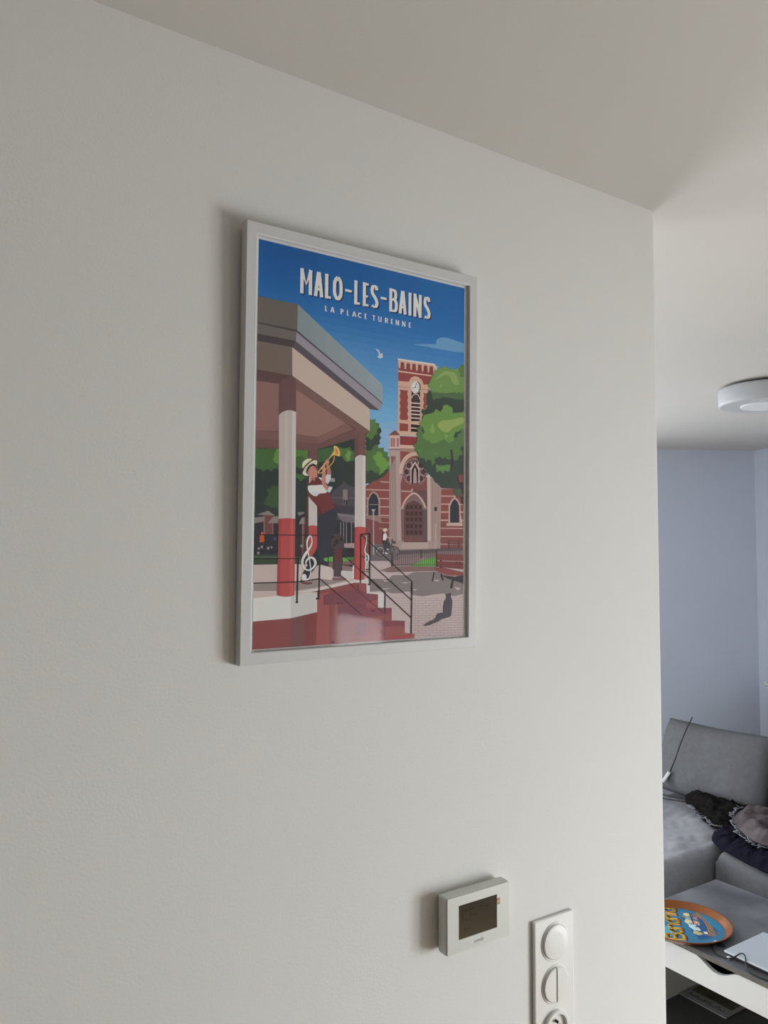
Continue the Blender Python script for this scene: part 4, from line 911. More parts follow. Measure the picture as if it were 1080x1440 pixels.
112 83 85 9 0 -1832,996 -1293,980 -1434,850 -1499,834 -1832,833
106 96 101 14 0 -1832,2008 -1219,1993 225,1022 228,746 166,632 1,634 5,303 -1292,972 -1832,989
125 117 111 15 0 -1832,2005 -1217,1995 -1218,1627 -1832,1645
88 83 85 16 0 -1832,1648 -1218,1633 -1237,1602 -1832,1618
130 122 120 17 0 -1832,1623 -1244,1603 -1246,1468 -1832,1483
88 77 82 18 0 -1832,1485 -1246,1471 -1299,1370 -1832,1385
136 120 112 19 0 -1832,1385 -1299,1373 -1293,970 -1832,991
159 175 180 17 0 -1221,1997 -993,1844 -995,1486 -1224,1626
162 177 183 18 0 -993,1844 -760,1688 -761,1344 -995,1486
165 180 187 19 0 -760,1688 -521,1528 -522,1198 -761,1344
168 183 191 20 0 -521,1528 -278,1365 -277,1049 -522,1198
170 185 195 21 0 -278,1365 -29,1198 -27,897 -277,1049
173 188 200 22 0 -29,1198 225,1027 228,741 -27,897
179 171 185 17 0 -1240,1612 222,740 171,632 -1243,1463
94 93 107 23 0 -1240,1634 228,753 229,736 -1242,1602
106 96 106 18 0 -1243,1467 171,632 6,632 -1299,1370
232 209 199 19 0 -1299,1374 3,634 7,301 -1292,972
127 92 94 20 0 -1494,851 -1449,884 -1298,987 -1231,897 -1224,450 -1487,382
223 209 206 21 0 -1490,393 -1457,429 -1428,447 -1389,466 -1351,477 -1313,481 -1279,478 -1251,472 -1234,466 -1225,461 -1214,-1036 -1473,-1043
239 232 231 22 0 -1287,477 -1225,464 -1214,-1036 -1269,-1038
231 218 216 22 0 -1397,460 -1351,475 -1340,-1039 -1385,-1041
210 97 96 23 0 -1472,-1054 -1433,-1039 -1393,-1035 -1343,-1031 -1302,-1032 -1266,-1035 -1235,-1040 -1214,-1044 -1211,-2101 -1265,-2116 -1298,-2118 -1341,-2119 -1384,-2115 -1424,-2109 -1457,-2101 -1479,-2094
193 85 87 24 0 -1472,-1054 -1433,-1039 -1431,-2107 -1479,-2094
221 112 110 24 0 -1289,-1038 -1243,-1040 -1237,-2109 -1283,-2116
99 76 78 11 0 -1045,-473 -1003,-471 -993,-1114 -1040,-1115
99 72 74 12 0 -1066,-974 -1000,-972 -991,-1557 -1072,-1599
238 227 226 13 0 -1010,-702 -869,-844 -865,-1111 -1004,-1114
238 227 226 14 0 -1006,-979 -867,-975 -864,-1134 -1004,-1137
210 97 96 15 0 -1004,-1134 -986,-1130 -960,-1124 -935,-1121 -909,-1123 -883,-1127 -864,-1131 -860,-1431 -901,-1501 -947,-1557 -998,-1557
236 225 224 14 0 -247,-111 -202,-79 -153,-63 -66,-72 -54,-1137 -241,-1141
250 242 241 15 0 -110,-66 -66,-72 -54,-1137 -100,-1138
210 100 99 16 0 -241,-1136 -153,-1122 -54,-1133 -62,-1902 -156,-1911 -244,-1889
196 88 89 17 0 -241,-1136 -208,-1130 -211,-1904 -244,-1889
71 71 84 16 0 -862,-880 -688,-874 -571,-785 -535,-938 -562,-1093 -614,-1282 -660,-1469 -674,-1524 -765,-1596 -807,-1680 -860,-1693 -939,-1788 -995,-1875 -1112,-1865 -1071,-1770 -1011,-1692 -890,-1554 -854,-1403
61 59 69 17 0 -1011,-1688 -890,-1554 -853,-1470 -812,-1680 -860,-1693 -939,-1788 -995,-1875 -1112,-1865 -1071,-1770
96 82 89 17 0 -614,-1247 -516,-1229 -426,-1279 -414,-1434 -453,-1468 -450,-1691 -470,-1853 -585,-1852 -587,-1477 -642,-1401
119 69 71 18 0 -582,-1452 -444,-1442 -451,-1657 -580,-1639
74 52 57 18 0 -586,-1281 -593,-1300 -609,-1310 -627,-1307 -639,-1292 -640,-1272 -628,-1257 -609,-1253 -593,-1263
74 52 57 18 0 -509,-1349 -517,-1372 -537,-1385 -561,-1381 -577,-1362 -578,-1337 -562,-1317 -538,-1313 -517,-1325
74 52 57 18 0 -437,-1313 -444,-1332 -460,-1342 -479,-1339 -491,-1324 -492,-1304 -480,-1289 -461,-1285 -444,-1295
74 52 57 18 0 -561,-1400 -566,-1415 -579,-1423 -593,-1420 -603,-1408 -603,-1393 -594,-1381 -579,-1378 -566,-1386
154 109 115 18 0 -606,-1873 -582,-1847 -473,-1853 -373,-1880 -383,-1908 -605,-1907
207 190 191 19 0 -596,-1865 -478,-1868 -478,-1858 -596,-1855
134 85 87 13 0 -1121,-1876 -1069,-1920 -930,-1927 -937,-1952 -1017,-1959 -1111,-1940
137 73 74 17 0 -1025,-630 -998,-667 -955,-694 -912,-710 -864,-705 -836,-672 -725,-654 -689,-614 -646,-702 -568,-866 -668,-899 -745,-936 -849,-985 -862,-859 -915,-806 -929,-794 -949,-776 -968,-758 -985,-740 -1001,-722 -1012,-709
120 59 62 18 0 -849,-985 -862,-859 -915,-806 -833,-854 -784,-950
255 255 255 12 0 -1024,-596 -1023,-583 -1020,-570 -1007,-560 -980,-555 -943,-553 -905,-551 -864,-546 -823,-540 -789,-540 -771,-548 -761,-561 -750,-575 -734,-590 -718,-607 -709,-621 -709,-633 -717,-643 -728,-651 -742,-656 -760,-659 -778,-661 -798,-663 -818,-664 -836,-668 -849,-678 -860,-692 -872,-702 -887,-706 -904,-707 -922,-704 -941,-697 -961,-686 -979,-674 -993,-661 -1004,-647 -1013,-634 -1019,-621 -1023,-609
233 242 255 13 0 -951,-665 -941,-655 -923,-646 -903,-641 -883,-641 -863,-645 -851,-652 -851,-662 -860,-676 -872,-686 -886,-693 -902,-697 -917,-697 -932,-689 -946,-676
135 69 71 13 0 -1005,-551 -958,-478 -877,-497 -889,-442 -856,-438 -810,-480 -786,-540
255 228 218 14 0 -1003,-431 -978,-443 -970,-497 -1002,-531
255 255 255 5 0 -858,-433 -796,-437 -790,-479 -810,-476
231 160 148 15 0 -1036,-359 -1017,-331 -994,-293 -956,-272 -916,-279 -899,-307 -884,-333 -872,-358 -884,-381 -868,-407 -876,-434 -906,-441 -901,-485 -925,-486 -958,-478 -991,-520 -984,-449 -1002,-425 -1032,-386
203 134 128 16 0 -984,-449 -906,-441 -901,-485 -958,-478
120 73 71 16 0 -937,-306 -902,-319 -898,-312 -933,-299
211 139 134 16 0 -1002,-368 -1004,-382 -1012,-391 -1022,-392 -1030,-384 -1034,-370 -1031,-356 -1023,-347 -1013,-346 -1005,-355
55 40 46 16 0 -1050,-357 -1013,-297 -966,-256 -936,-246 -904,-263 -897,-277 -916,-284 -956,-277 -992,-296 -1012,-335 -1029,-349 -1038,-375
255 255 219 13 0 -1117,-287 -1116,-272 -1114,-254 -1106,-236 -1092,-219 -1073,-202 -1052,-189 -1030,-181 -1007,-177 -988,-176 -975,-178 -967,-184 -969,-193 -987,-209 -1016,-228 -1042,-249 -1062,-272 -1079,-296 -1093,-312 -1102,-318 -1107,-318 -1111,-314 -1114,-308 -1116,-299
117 69 61 14 0 -1098,-311 -1040,-249 -971,-195 -957,-208 -1023,-258 -1077,-327
255 255 227 15 0 -1110,-381 -1071,-309 -1046,-284 -1009,-249 -976,-221 -950,-205 -927,-197 -908,-193 -893,-196 -882,-203 -875,-209 -886,-257 -907,-257 -943,-242 -959,-248 -982,-257 -1004,-270 -1021,-290 -1037,-315 -1048,-337 -1054,-355 -1055,-370 -1055,-380 -1009,-422 -1066,-425 -1102,-407
208 191 154 16 0 -1081,-370 -1074,-356 -1064,-336 -1048,-314 -1024,-288 -994,-260 -965,-239 -937,-229 -909,-225 -890,-223 -890,-218 -910,-220 -938,-224 -968,-235 -998,-257 -1028,-285 -1053,-311 -1069,-334 -1079,-354 -1086,-368
231 160 148 14 0 -802,-488 -792,-328 -814,-310 -774,-235 -765,-222 -753,-203 -741,-186 -731,-175 -722,-168 -715,-162 -675,-199 -694,-253 -742,-314 -722,-349 -737,-416 -730,-527 -680,-569 -718,-622 -789,-549
211 139 131 15 0 -677,-263 -648,-326 -649,-389 -714,-383 -722,-349 -713,-313
62 44 50 15 0 -750,-239 -741,-315 -722,-312 -731,-236
62 44 50 15 0 -743,-332 -734,-383 -721,-381 -729,-330
239 242 255 16 0 -716,-383 -649,-387 -653,-448 -700,-527 -732,-503 -737,-416
244 242 253 18 0 -700,-558 -622,-560 -631,-590 -671,-650 -711,-621 -680,-571
255 214 131 16 0 -862,-375 -796,-295 -689,-188 -701,-179 -809,-286 -875,-367
255 203 122 17 0 -605,-112 -607,-137 -611,-167 -621,-189 -634,-210 -650,-229 -672,-250 -707,-279 -744,-310 -775,-338 -801,-359 -822,-367 -840,-369 -856,-369 -867,-367 -871,-379 -858,-381 -840,-382 -818,-379 -793,-370 -765,-347 -734,-319 -697,-288 -662,-258 -639,-236 -622,-216 -607,-194 -597,-169 -592,-138 -591,-112
255 217 134 15 0 -608,34 -592,39 -571,35 -552,27 -537,15 -524,-1 -514,-20 -506,-41 -501,-64 -499,-83 -502,-97 -509,-107 -521,-113 -540,-111 -564,-104 -585,-100 -601,-101 -614,-104 -628,-112 -645,-126 -663,-145 -678,-160 -691,-170 -702,-177 -705,-175 -695,-161 -677,-138 -659,-114 -642,-90 -625,-65 -613,-40 -610,-12 -612,16
237 171 97 16 0 -587,5 -547,-13 -531,-68 -551,-89 -579,-85
209 146 81 17 0 -606,-49 -579,0 -584,2 -611,-47
166 110 97 17 0 -760,-218 -733,-230 -731,-227 -758,-215
166 110 97 17 0 -749,-205 -721,-217 -719,-214 -747,-202
166 110 97 17 0 -737,-193 -710,-204 -708,-201 -735,-189
166 110 97 17 0 -726,-180 -698,-192 -696,-189 -724,-177
58 48 55 25 0 -1828,-1273 -1201,-1271 -863,-1267 -863,-1256 -1201,-1260 -1828,-1263
58 48 55 25 0 -1823,-1599 -1196,-1600 -1095,-1599 -1096,-1588 -1196,-1589 -1823,-1588
58 48 55 25 0 -1828,-1931 -1175,-1925 -988,-1909 -811,-1884 -814,-1869 -991,-1894 -1176,-1910 -1829,-1917
58 48 55 26 0 -1175,-1578 -1179,-1901 -1184,-2203 -1159,-2204 -1154,-1902 -1150,-1578
58 48 55 27 0 -1195,-2192 -1153,-2193 -1153,-2212 -1194,-2211
58 48 55 26 0 -828,-1686 -832,-1963 -839,-2169 -816,-2171 -810,-1964 -805,-1686
58 48 55 27 0 -872,-2146 -828,-2147 -827,-2173 -872,-2171
58 48 55 42 0 -812,-1884 -146,-2399 -136,-2390 -803,-1875
113 58 70 43 0 -154,-2391 283,-2731 292,-2724 -146,-2384
58 48 55 19 0 -483,-1832 -388,-1905 -378,-1895 -474,-1823
119 55 64 41 0 -387,-1904 -149,-2093 -140,-2085 -379,-1896
96 48 60 43 0 -157,-2092 277,-2412 285,-2405 -150,-2085
58 48 55 19 0 -459,-1525 -153,-1761 -144,-1752 -450,-1517
58 48 55 11 0 -420,-1692 -261,-1716 -258,-1702 -418,-1678
58 48 55 16 0 -405,-1477 -271,-1479 -271,-1466 -405,-1464
58 48 55 40 0 -141,-1234 -139,-1955 -123,-1955 -125,-1234
58 48 55 41 0 -136,-1244 30,-1232 28,-1219 -137,-1231
58 48 55 42 0 13,-1226 20,-1979 38,-1980 31,-1226
58 48 55 43 0 -4,-1964 37,-1965 38,-1986 -4,-1985
58 48 55 43 0 -131,-1247 792,-1953 802,-1945 -121,-1238
58 48 55 43 0 -127,-1550 777,-2228 788,-2218 -117,-1540
58 48 55 43 0 -163,-1757 777,-2499 789,-2489 -152,-1747
58 48 55 44 0 -114,-1786 303,-2100 312,-2091 -105,-1777
58 48 55 44 0 786,-1937 779,-2743 799,-2744 807,-1937
58 48 55 45 0 295,-2088 291,-2404 309,-2405 313,-2088
130 94 102 46 0 294,-2404 294,-2757 306,-2758 306,-2405
255 255 255 16 0 -985,-1557 -990,-1536 -996,-1506 -1001,-1478 -1006,-1452 -1010,-1427 -1012,-1404 -1012,-1383 -1011,-1365 -1007,-1348 -1001,-1330 -993,-1312 -986,-1297 -1011,-1286 -1020,-1302 -1029,-1322 -1035,-1343 -1037,-1364 -1036,-1384 -1034,-1405 -1032,-1429 -1029,-1455 -1024,-1481 -1016,-1510 -1007,-1539 -1000,-1560
255 255 255 26 0 -986,-1298 -981,-1286 -977,-1279 -976,-1276 -972,-1280 -967,-1292 -962,-1305 -958,-1320 -955,-1336 -955,-1353 -957,-1369 -962,-1384 -970,-1400 -948,-1407 -943,-1389 -939,-1371 -938,-1354 -938,-1335 -940,-1317 -944,-1301 -951,-1286 -960,-1272 -972,-1264 -987,-1265 -1000,-1273 -1010,-1285
255 255 255 27 0 -969,-1399 -980,-1417 -994,-1435 -1010,-1454 -1029,-1476 -1050,-1499 -1069,-1524 -1085,-1549 -1098,-1575 -1107,-1599 -1113,-1622 -1114,-1644 -1112,-1663 -1077,-1661 -1078,-1644 -1076,-1627 -1072,-1609 -1062,-1589 -1048,-1566 -1034,-1543 -1017,-1520 -998,-1495 -982,-1471 -968,-1449 -957,-1428 -949,-1408
255 255 255 28 0 -1112,-1665 -1106,-1685 -1097,-1705 -1083,-1724 -1065,-1741 -1042,-1755 -1018,-1765 -992,-1766 -966,-1761 -943,-1752 -920,-1737 -900,-1718 -884,-1701 -911,-1684 -923,-1702 -939,-1720 -956,-1733 -975,-1741 -995,-1745 -1012,-1744 -1030,-1736 -1047,-1724 -1061,-1709 -1069,-1694 -1074,-1678 -1077,-1660
255 255 255 29 0 -883,-1699 -873,-1682 -868,-1663 -868,-1644 -873,-1625 -883,-1606 -896,-1590 -911,-1577 -929,-1567 -950,-1563 -971,-1565 -991,-1571 -1008,-1581 -1023,-1594 -1035,-1609 -1044,-1624 -1049,-1640 -1050,-1655 -1048,-1669 -1040,-1680 -1029,-1689 -1022,-1695 -1015,-1689 -1021,-1682 -1028,-1673 -1032,-1665 -1031,-1656 -1028,-1645 -1022,-1634 -1013,-1623 -1002,-1611 -990,-1603 -977,-1597 -964,-1593 -953,-1593 -944,-1596 -934,-1602 -925,-1611 -917,-1622 -910,-1636 -906,-1649 -905,-1660 -906,-1672 -913,-1687
255 255 255 30 0 -1003,-1551 -999,-1569 -994,-1595 -989,-1622 -984,-1649 -978,-1678 -974,-1705 -972,-1731 -970,-1756 -970,-1780 -970,-1800 -973,-1819 -978,-1835 -986,-1851 -998,-1866 -1010,-1877 -1023,-1882 -1038,-1885 -1050,-1886 -1046,-1904 -1034,-1902 -1016,-1898 -998,-1890 -984,-1876 -971,-1859 -962,-1841 -956,-1822 -953,-1802 -952,-1780 -953,-1756 -954,-1731 -957,-1704 -962,-1676 -968,-1647 -974,-1620 -979,-1593 -983,-1567 -986,-1549
255 255 255 31 0 -1024,-1854 -1027,-1872 -1035,-1887 -1048,-1897 -1063,-1900 -1078,-1896 -1091,-1886 -1099,-1871 -1103,-1853 -1100,-1835 -1092,-1820 -1079,-1810 -1064,-1807 -1049,-1811 -1036,-1821 -1027,-1836
255 255 255 44 0 -52,-1251 -49,-1270 -45,-1297 -43,-1323 -46,-1347 -51,-1371 -57,-1395 -64,-1420 -72,-1445 -75,-1469 -73,-1491 -66,-1509 -56,-1526 -41,-1537 -27,-1541 -19,-1547 -13,-1561 -9,-1581 -9,-1599 -14,-1618 -22,-1637 -27,-1644 -32,-1641 -45,-1627 -53,-1613 -54,-1600 -51,-1584 -48,-1572 -58,-1570 -62,-1582 -67,-1599 -66,-1616 -57,-1634 -43,-1651 -23,-1658 -6,-1645 6,-1624 13,-1601 14,-1579 10,-1556 1,-1537 -14,-1524 -29,-1520 -38,-1514 -46,-1503 -52,-1487 -55,-1469 -52,-1448 -46,-1423 -40,-1398 -35,-1373 -30,-1348 -28,-1323 -31,-1295 -37,-1268 -42,-1249
255 255 255 45 0 -61,-1513 -52,-1658 -61,-1774 -48,-1775 -39,-1658 -47,-1512
58 48 55 46 0 -54,-1764 24,-1760 22,-1747 -55,-1751
58 48 55 8 0 -52,-1788 13,-1799 16,-1786 -50,-1775
30 53 98 1 1 -1165,2152 -1165,2513 -1110,2513 -1110,2152
30 53 98 2 1 -1118,2520 -1069,2312 -1021,2520 -969,2502 -1069,2277 -1170,2502
30 53 98 3 1 -974,2513 -974,2152 -1029,2152 -1029,2513
30 53 98 1 1 -945,2156 -899,2516 -844,2509 -890,2149
30 53 98 2 1 -835,2516 -789,2156 -843,2149 -889,2509
30 53 98 3 1 -909,2277 -824,2277 -824,2243 -909,2243
30 53 99 3 1 -888,2508 -846,2508 -846,2474 -888,2474
30 53 98 1 1 -708,2513 -708,2152 -763,2152 -763,2513
30 53 98 2 1 -749,2191 -663,2191 -663,2157 -749,2157
30 53 98 1 1 -535,2467 -548,2461 -561,2442 -571,2419 -576,2395 -577,2365 -577,2332 -577,2300 -576,2270 -571,2246 -561,2223 -548,2204 -549,2191 -551,2204 -538,2223 -527,2246 -523,2270 -522,2300 -522,2332 -522,2365 -523,2395 -527,2419 -538,2442 -551,2461 -564,2467 -535,2514 -512,2500 -490,2469 -475,2436 -468,2401 -467,2366 -467,2332 -467,2299 -468,2264 -475,2229 -490,2196 -512,2165 -549,2157 -586,2165 -608,2196 -624,2229 -631,2264 -632,2299 -632,2332 -632,2366 -631,2401 -624,2436 -608,2469 -586,2500 -564,2514
30 53 98 1 1 -424,2351 -312,2351 -312,2314 -424,2314
30 53 98 1 1 -213,2513 -213,2152 -268,2152 -268,2513
30 53 98 2 1 -254,2191 -167,2191 -167,2157 -254,2157
30 53 98 1 1 -119,2152 -119,2513 -64,2513 -64,2152
30 53 99 2 1 -106,2508 -16,2508 -16,2474 -106,2474
30 53 98 2 1 -117,2324 -27,2324 -27,2290 -117,2290
30 53 98 2 1 -106,2191 -16,2191 -16,2157 -106,2157
30 53 98 1 1 104,2428 101,2441 96,2458 93,2466 100,2473 97,2474 92,2474 84,2471 83,2458 79,2454 76,2445 72,2430 72,2416 74,2404 78,2391 84,2378 92,2367 105,2353 119,2336 132,2318 144,2299 153,2279 159,2259 161,2240 159,2221 155,2201 147,2182 133,2164 110,2161 93,2157 76,2157 60,2163 46,2170 31,2166 59,2214 62,2200 73,2194 82,2191 89,2191 98,2193 96,2204 98,2208 103,2218 105,2229 106,2239 105,2249 102,2259 96,2273 86,2288 76,2303 64,2316 50,2331 37,2350 27,2370 20,2391 17,2414 18,2437 23,2461 32,2483 47,2500 69,2502 85,2507 101,2508 117,2503 139,2496 149,2475 154,2454 157,2440
30 53 98 1 1 201,2351 308,2351 308,2314 201,2314
30 53 98 1 1 357,2152 357,2513 412,2513 412,2152
30 53 98 2 1 369,2507 398,2509 421,2510 444,2507 469,2507 487,2490 499,2467 504,2439 504,2410 500,2383 491,2360 477,2341 452,2336 427,2330 402,2329 371,2328 370,2362 401,2363 423,2364 438,2367 438,2380 443,2386 446,2396 449,2414 449,2436 447,2451 444,2457 439,2461 435,2474 420,2476 401,2475 372,2473
30 53 98 3 1 370,2362 402,2363 429,2363 456,2358 483,2354 501,2334 512,2308 516,2274 516,2238 512,2206 503,2181 487,2161 460,2158 432,2154 403,2156 370,2158 372,2192 405,2190 431,2188 450,2191 451,2203 455,2207 458,2218 461,2241 462,2271 459,2294 454,2305 448,2312 444,2326 427,2329 403,2329 371,2328
30 53 98 1 1 530,2156 575,2516 629,2509 585,2149
30 53 98 2 1 639,2516 683,2156 629,2149 584,2509
30 53 98 3 1 565,2277 648,2277 648,2243 565,2243
30 53 99 3 1 586,2508 628,2508 628,2474 586,2474
30 53 98 1 1 717,2152 717,2513 772,2513 772,2152
30 53 98 1 1 811,2152 811,2513 866,2513 866,2152
30 53 98 2 1 858,2520 974,2162 922,2145 806,2503
30 53 98 3 1 914,2152 914,2513 969,2513 969,2152
30 53 98 1 1 1085,2428 1082,2441 1078,2458 1076,2467 1077,2465 1080,2474 1077,2474 1070,2472 1070,2459 1067,2455 1063,2446 1060,2430 1060,2416 1061,2403 1065,2390 1071,2378 1079,2366 1091,2352 1104,2336 1116,2317 1127,2298 1135,2278 1140,2259 1142,2240 1141,2221 1137,2202 1129,2183 1117,2164 1094,2162 1078,2157 1061,2157 1045,2163 1027,2161 1018,2167 1048,2213 1055,2209 1060,2194 1067,2191 1073,2191 1081,2193 1078,2203 1080,2207 1084,2218 1087,2229 1087,2239 1086,2249 1083,2260 1078,2273 1069,2289 1059,2304 1049,2317 1036,2332 1023,2351 1014,2371 1007,2392 1005,2414 1006,2437 1010,2460 1018,2482 1033,2500 1054,2502 1069,2507 1085,2508 1106,2512 1122,2495 1131,2474 1136,2453 1139,2439
255 255 255 3 1 -1186,2169 -1186,2530 -1131,2530 -1131,2169
255 255 255 4 1 -1139,2537 -1090,2329 -1042,2537 -990,2519 -1090,2294 -1191,2519
255 255 255 5 1 -995,2530 -995,2169 -1050,2169 -1050,2530
255 255 255 4 1 -966,2173 -920,2533 -865,2526 -911,2166
255 255 255 5 1 -856,2533 -810,2173 -864,2166 -910,2526
255 255 255 6 1 -930,2294 -845,2294 -845,2260 -930,2260
255 255 255 6 1 -909,2525 -867,2525 -867,2491 -909,2491
255 255 255 3 1 -729,2530 -729,2169 -784,2169 -784,2530
255 255 255 4 1 -770,2208 -684,2208 -684,2174 -770,2174
255 255 255 2 1 -556,2484 -569,2478 -582,2459 -592,2436 -597,2412 -598,2382 -598,2349 -598,2317 -597,2287 -592,2263 -582,2240 -569,2221 -570,2208 -572,2221 -559,2240 -548,2263 -544,2287 -543,2317 -543,2349 -543,2382 -544,2412 -548,2436 -559,2459 -572,2478 -585,2484 -556,2531 -533,2517 -511,2486 -496,2453 -489,2418 -488,2383 -488,2349 -488,2316 -489,2281 -496,2246 -511,2213 -533,2182 -570,2174 -607,2182 -629,2213 -645,2246 -652,2281 -653,2316 -653,2349 -653,2383 -652,2418 -645,2453 -629,2486 -607,2517 -585,2531
255 255 255 2 1 -445,2368 -333,2368 -333,2331 -445,2331
255 255 255 3 1 -234,2530 -234,2169 -289,2169 -289,2530
255 255 255 4 1 -275,2208 -188,2208 -188,2174 -275,2174
255 255 255 3 1 -140,2169 -140,2530 -85,2530 -85,2169
255 255 255 4 1 -127,2525 -37,2525 -37,2491 -127,2491
255 255 255 4 1 -138,2341 -48,2341 -48,2307 -138,2307
255 255 255 4 1 -127,2208 -37,2208 -37,2174 -127,2174
255 255 255 2 1 83,2445 80,2458 75,2475 72,2483 79,2490 76,2491 71,2491 63,2488 62,2475 58,2471 55,2462 51,2447 51,2433 53,2421 57,2408 63,2395 71,2384 84,2370 98,2353 111,2335 123,2316 132,2296 138,2276 140,2257 138,2238 134,2218 126,2199 112,2181 89,2178 72,2174 55,2174 39,2180 25,2187 10,2183 38,2231 41,2217 52,2211 61,2208 68,2208 77,2210 75,2221 77,2225 82,2235 84,2246 85,2256 84,2266 81,2276 75,2290 65,2305 55,2320 43,2333 29,2348 16,2367 6,2387 -1,2408 -4,2431 -3,2454 2,2478 11,2500 26,2517 48,2519 64,2524 80,2525 96,2520 118,2513 128,2492 133,2471 136,2457
255 255 255 2 1 180,2368 287,2368 287,2331 180,2331
255 255 255 4 1 336,2169 336,2530 391,2530 391,2169
255 255 255 5 1 348,2524 377,2526 400,2527 423,2524 448,2524 466,2507 478,2484 483,2456 483,2427 479,2400 470,2377 456,2358 431,2353 406,2347 381,2346 350,2345 349,2379 380,2380 402,2381 417,2384 417,2397 422,2403 425,2413 428,2431 428,2453 426,2468 423,2474 418,2478 414,2491 399,2493 380,2492 351,2490
255 255 255 6 1 349,2379 381,2380 408,2380 435,2375 462,2371 480,2351 491,2325 495,2291 495,2255 491,2223 482,2198 466,2178 439,2175 411,2171 382,2173 349,2175 351,2209 384,2207 410,2205 429,2208 430,2220 434,2224 437,2235 440,2258 441,2288 438,2311 433,2322 427,2329 423,2343 406,2346 382,2346 350,2345
255 255 255 4 1 509,2173 554,2533 608,2526 564,2166
255 255 255 5 1 618,2533 662,2173 608,2166 563,2526
255 255 255 6 1 544,2294 627,2294 627,2260 544,2260
255 255 255 6 1 565,2525 607,2525 607,2491 565,2491
255 255 255 2 1 696,2169 696,2530 751,2530 751,2169
255 255 255 3 1 790,2169 790,2530 845,2530 845,2169
255 255 255 4 1 837,2537 953,2179 901,2162 785,2520
255 255 255 5 1 893,2169 893,2530 948,2530 948,2169
255 255 255 2 1 1064,2445 1061,2458 1057,2475 1055,2484 1056,2482 1059,2491 1056,2491 1049,2489 1049,2476 1046,2472 1042,2463 1039,2447 1039,2433 1040,2420 1044,2407 1050,2395 1058,2383 1070,2369 1083,2353 1095,2334 1106,2315 1114,2295 1119,2276 1121,2257 1120,2238 1116,2219 1108,2200 1096,2181 1073,2179 1057,2174 1040,2174 1024,2180 1006,2178 997,2184 1027,2230 1034,2226 1039,2211 1046,2208 1052,2208 1060,2210 1057,2220 1059,2224 1063,2235 1066,2246 1066,2256 1065,2266 1062,2277 1057,2290 1048,2306 1038,2321 1028,2334 1015,2349 1002,2368 993,2388 986,2409 984,2431 985,2454 989,2477 997,2499 1012,2517 1033,2519 1048,2524 1064,2525 1085,2529 1101,2512 1110,2491 1115,2470 1118,2456
255 255 255 1 2 -762,2060 -762,1979 -780,1979 -780,2060
255 255 255 2 2 -775,1992 -745,1992 -745,1981 -775,1981
255 255 255 1 2 -690,1982 -665,2062 -648,2057 -673,1977
255 255 255 2 2 -645,2062 -620,1982 -637,1977 -661,2057
255 255 255 3 2 -674,2010 -636,2010 -636,1999 -674,1999
255 255 255 3 2 -663,2059 -647,2059 -647,2048 -663,2048
255 255 255 1 2 -520,1979 -520,2060 -502,2060 -502,1979
255 255 255 2 2 -516,2058 -506,2059 -498,2059 -491,2058 -484,2056 -476,2054 -471,2048 -469,2040 -469,2032 -471,2024 -476,2017 -484,2016 -491,2013 -498,2012 -506,2013 -516,2013 -515,2024 -506,2023 -499,2023 -493,2024 -489,2025 -488,2030 -487,2032 -487,2034 -487,2037 -487,2040 -488,2041 -489,2046 -493,2048 -499,2048 -506,2048 -515,2047
255 255 255 1 2 -395,2060 -395,1979 -412,1979 -412,2060
255 255 255 2 2 -408,1992 -376,1992 -376,1981 -408,1981
255 255 255 1 2 -321,1982 -295,2062 -279,2057 -304,1977
255 255 255 2 2 -275,2062 -249,1982 -266,1977 -292,2057
255 255 255 3 2 -305,2010 -266,2010 -266,1999 -305,1999
255 255 255 3 2 -294,2059 -277,2059 -277,2048 -294,2048
255 255 255 1 2 -167,2034 -176,2040 -179,2046 -183,2048 -187,2048 -192,2048 -193,2044 -197,2039 -201,2031 -204,2023 -205,2020 -205,2019 -204,2016 -201,2009 -197,2000 -193,1995 -192,1991 -187,1991 -183,1991 -179,1993 -176,1999 -167,2005 -157,1991 -166,1985 -173,1984 -180,1981 -187,1980 -195,1981 -205,1982 -212,1991 -217,2001 -221,2010 -223,2016 -223,2023 -221,2029 -217,2038 -212,2048 -205,2057 -195,2059 -187,2059 -180,2058 -173,2056 -166,2055 -157,2048
255 255 255 1 2 -104,1979 -104,2060 -87,2060 -87,1979
255 255 255 2 2 -100,2059 -71,2059 -71,2048 -100,2048
255 255 255 2 2 -104,2020 -74,2020 -74,2009 -104,2009
255 255 255 2 2 -100,1992 -71,1992 -71,1981 -100,1981
255 255 255 1 2 50,1979 50,2060 68,2060 68,1979
255 255 255 2 2 32,2059 86,2059 86,2048 32,2048
255 255 255 1 2 156,2060 155,2044 155,2031 156,2020 156,2011 157,2005 158,2001 161,1998 164,1993 169,1992 174,1993 177,1998 180,2001 182,2005 182,2011 182,2020 183,2031 183,2044 182,2060 200,2060 200,2044 200,2031 200,2019 200,2010 199,2001 195,1991 188,1984 178,1982 169,1981 160,1982 150,1984 143,1991 139,2001 139,2010 138,2019 138,2031 138,2044 138,2060
255 255 255 1 2 260,1979 260,2060 277,2060 277,1979
255 255 255 2 2 264,2058 274,2059 284,2059 292,2058 300,2056 308,2055 314,2048 317,2040 317,2031 314,2023 308,2017 300,2016 292,2013 284,2012 274,2013 264,2013 265,2024 275,2023 283,2023 290,2024 295,2025 297,2031 299,2032 299,2034 299,2037 299,2039 297,2041 295,2046 290,2048 283,2048 275,2048 265,2047
255 255 255 3 2 289,2029 318,1985 303,1976 274,2019
255 255 255 1 2 370,1979 370,2060 387,2060 387,1979
255 255 255 2 2 374,2059 405,2059 405,2048 374,2048
255 255 255 2 2 370,2020 401,2020 401,2009 370,2009
255 255 255 2 2 374,1992 405,1992 405,1981 374,1981
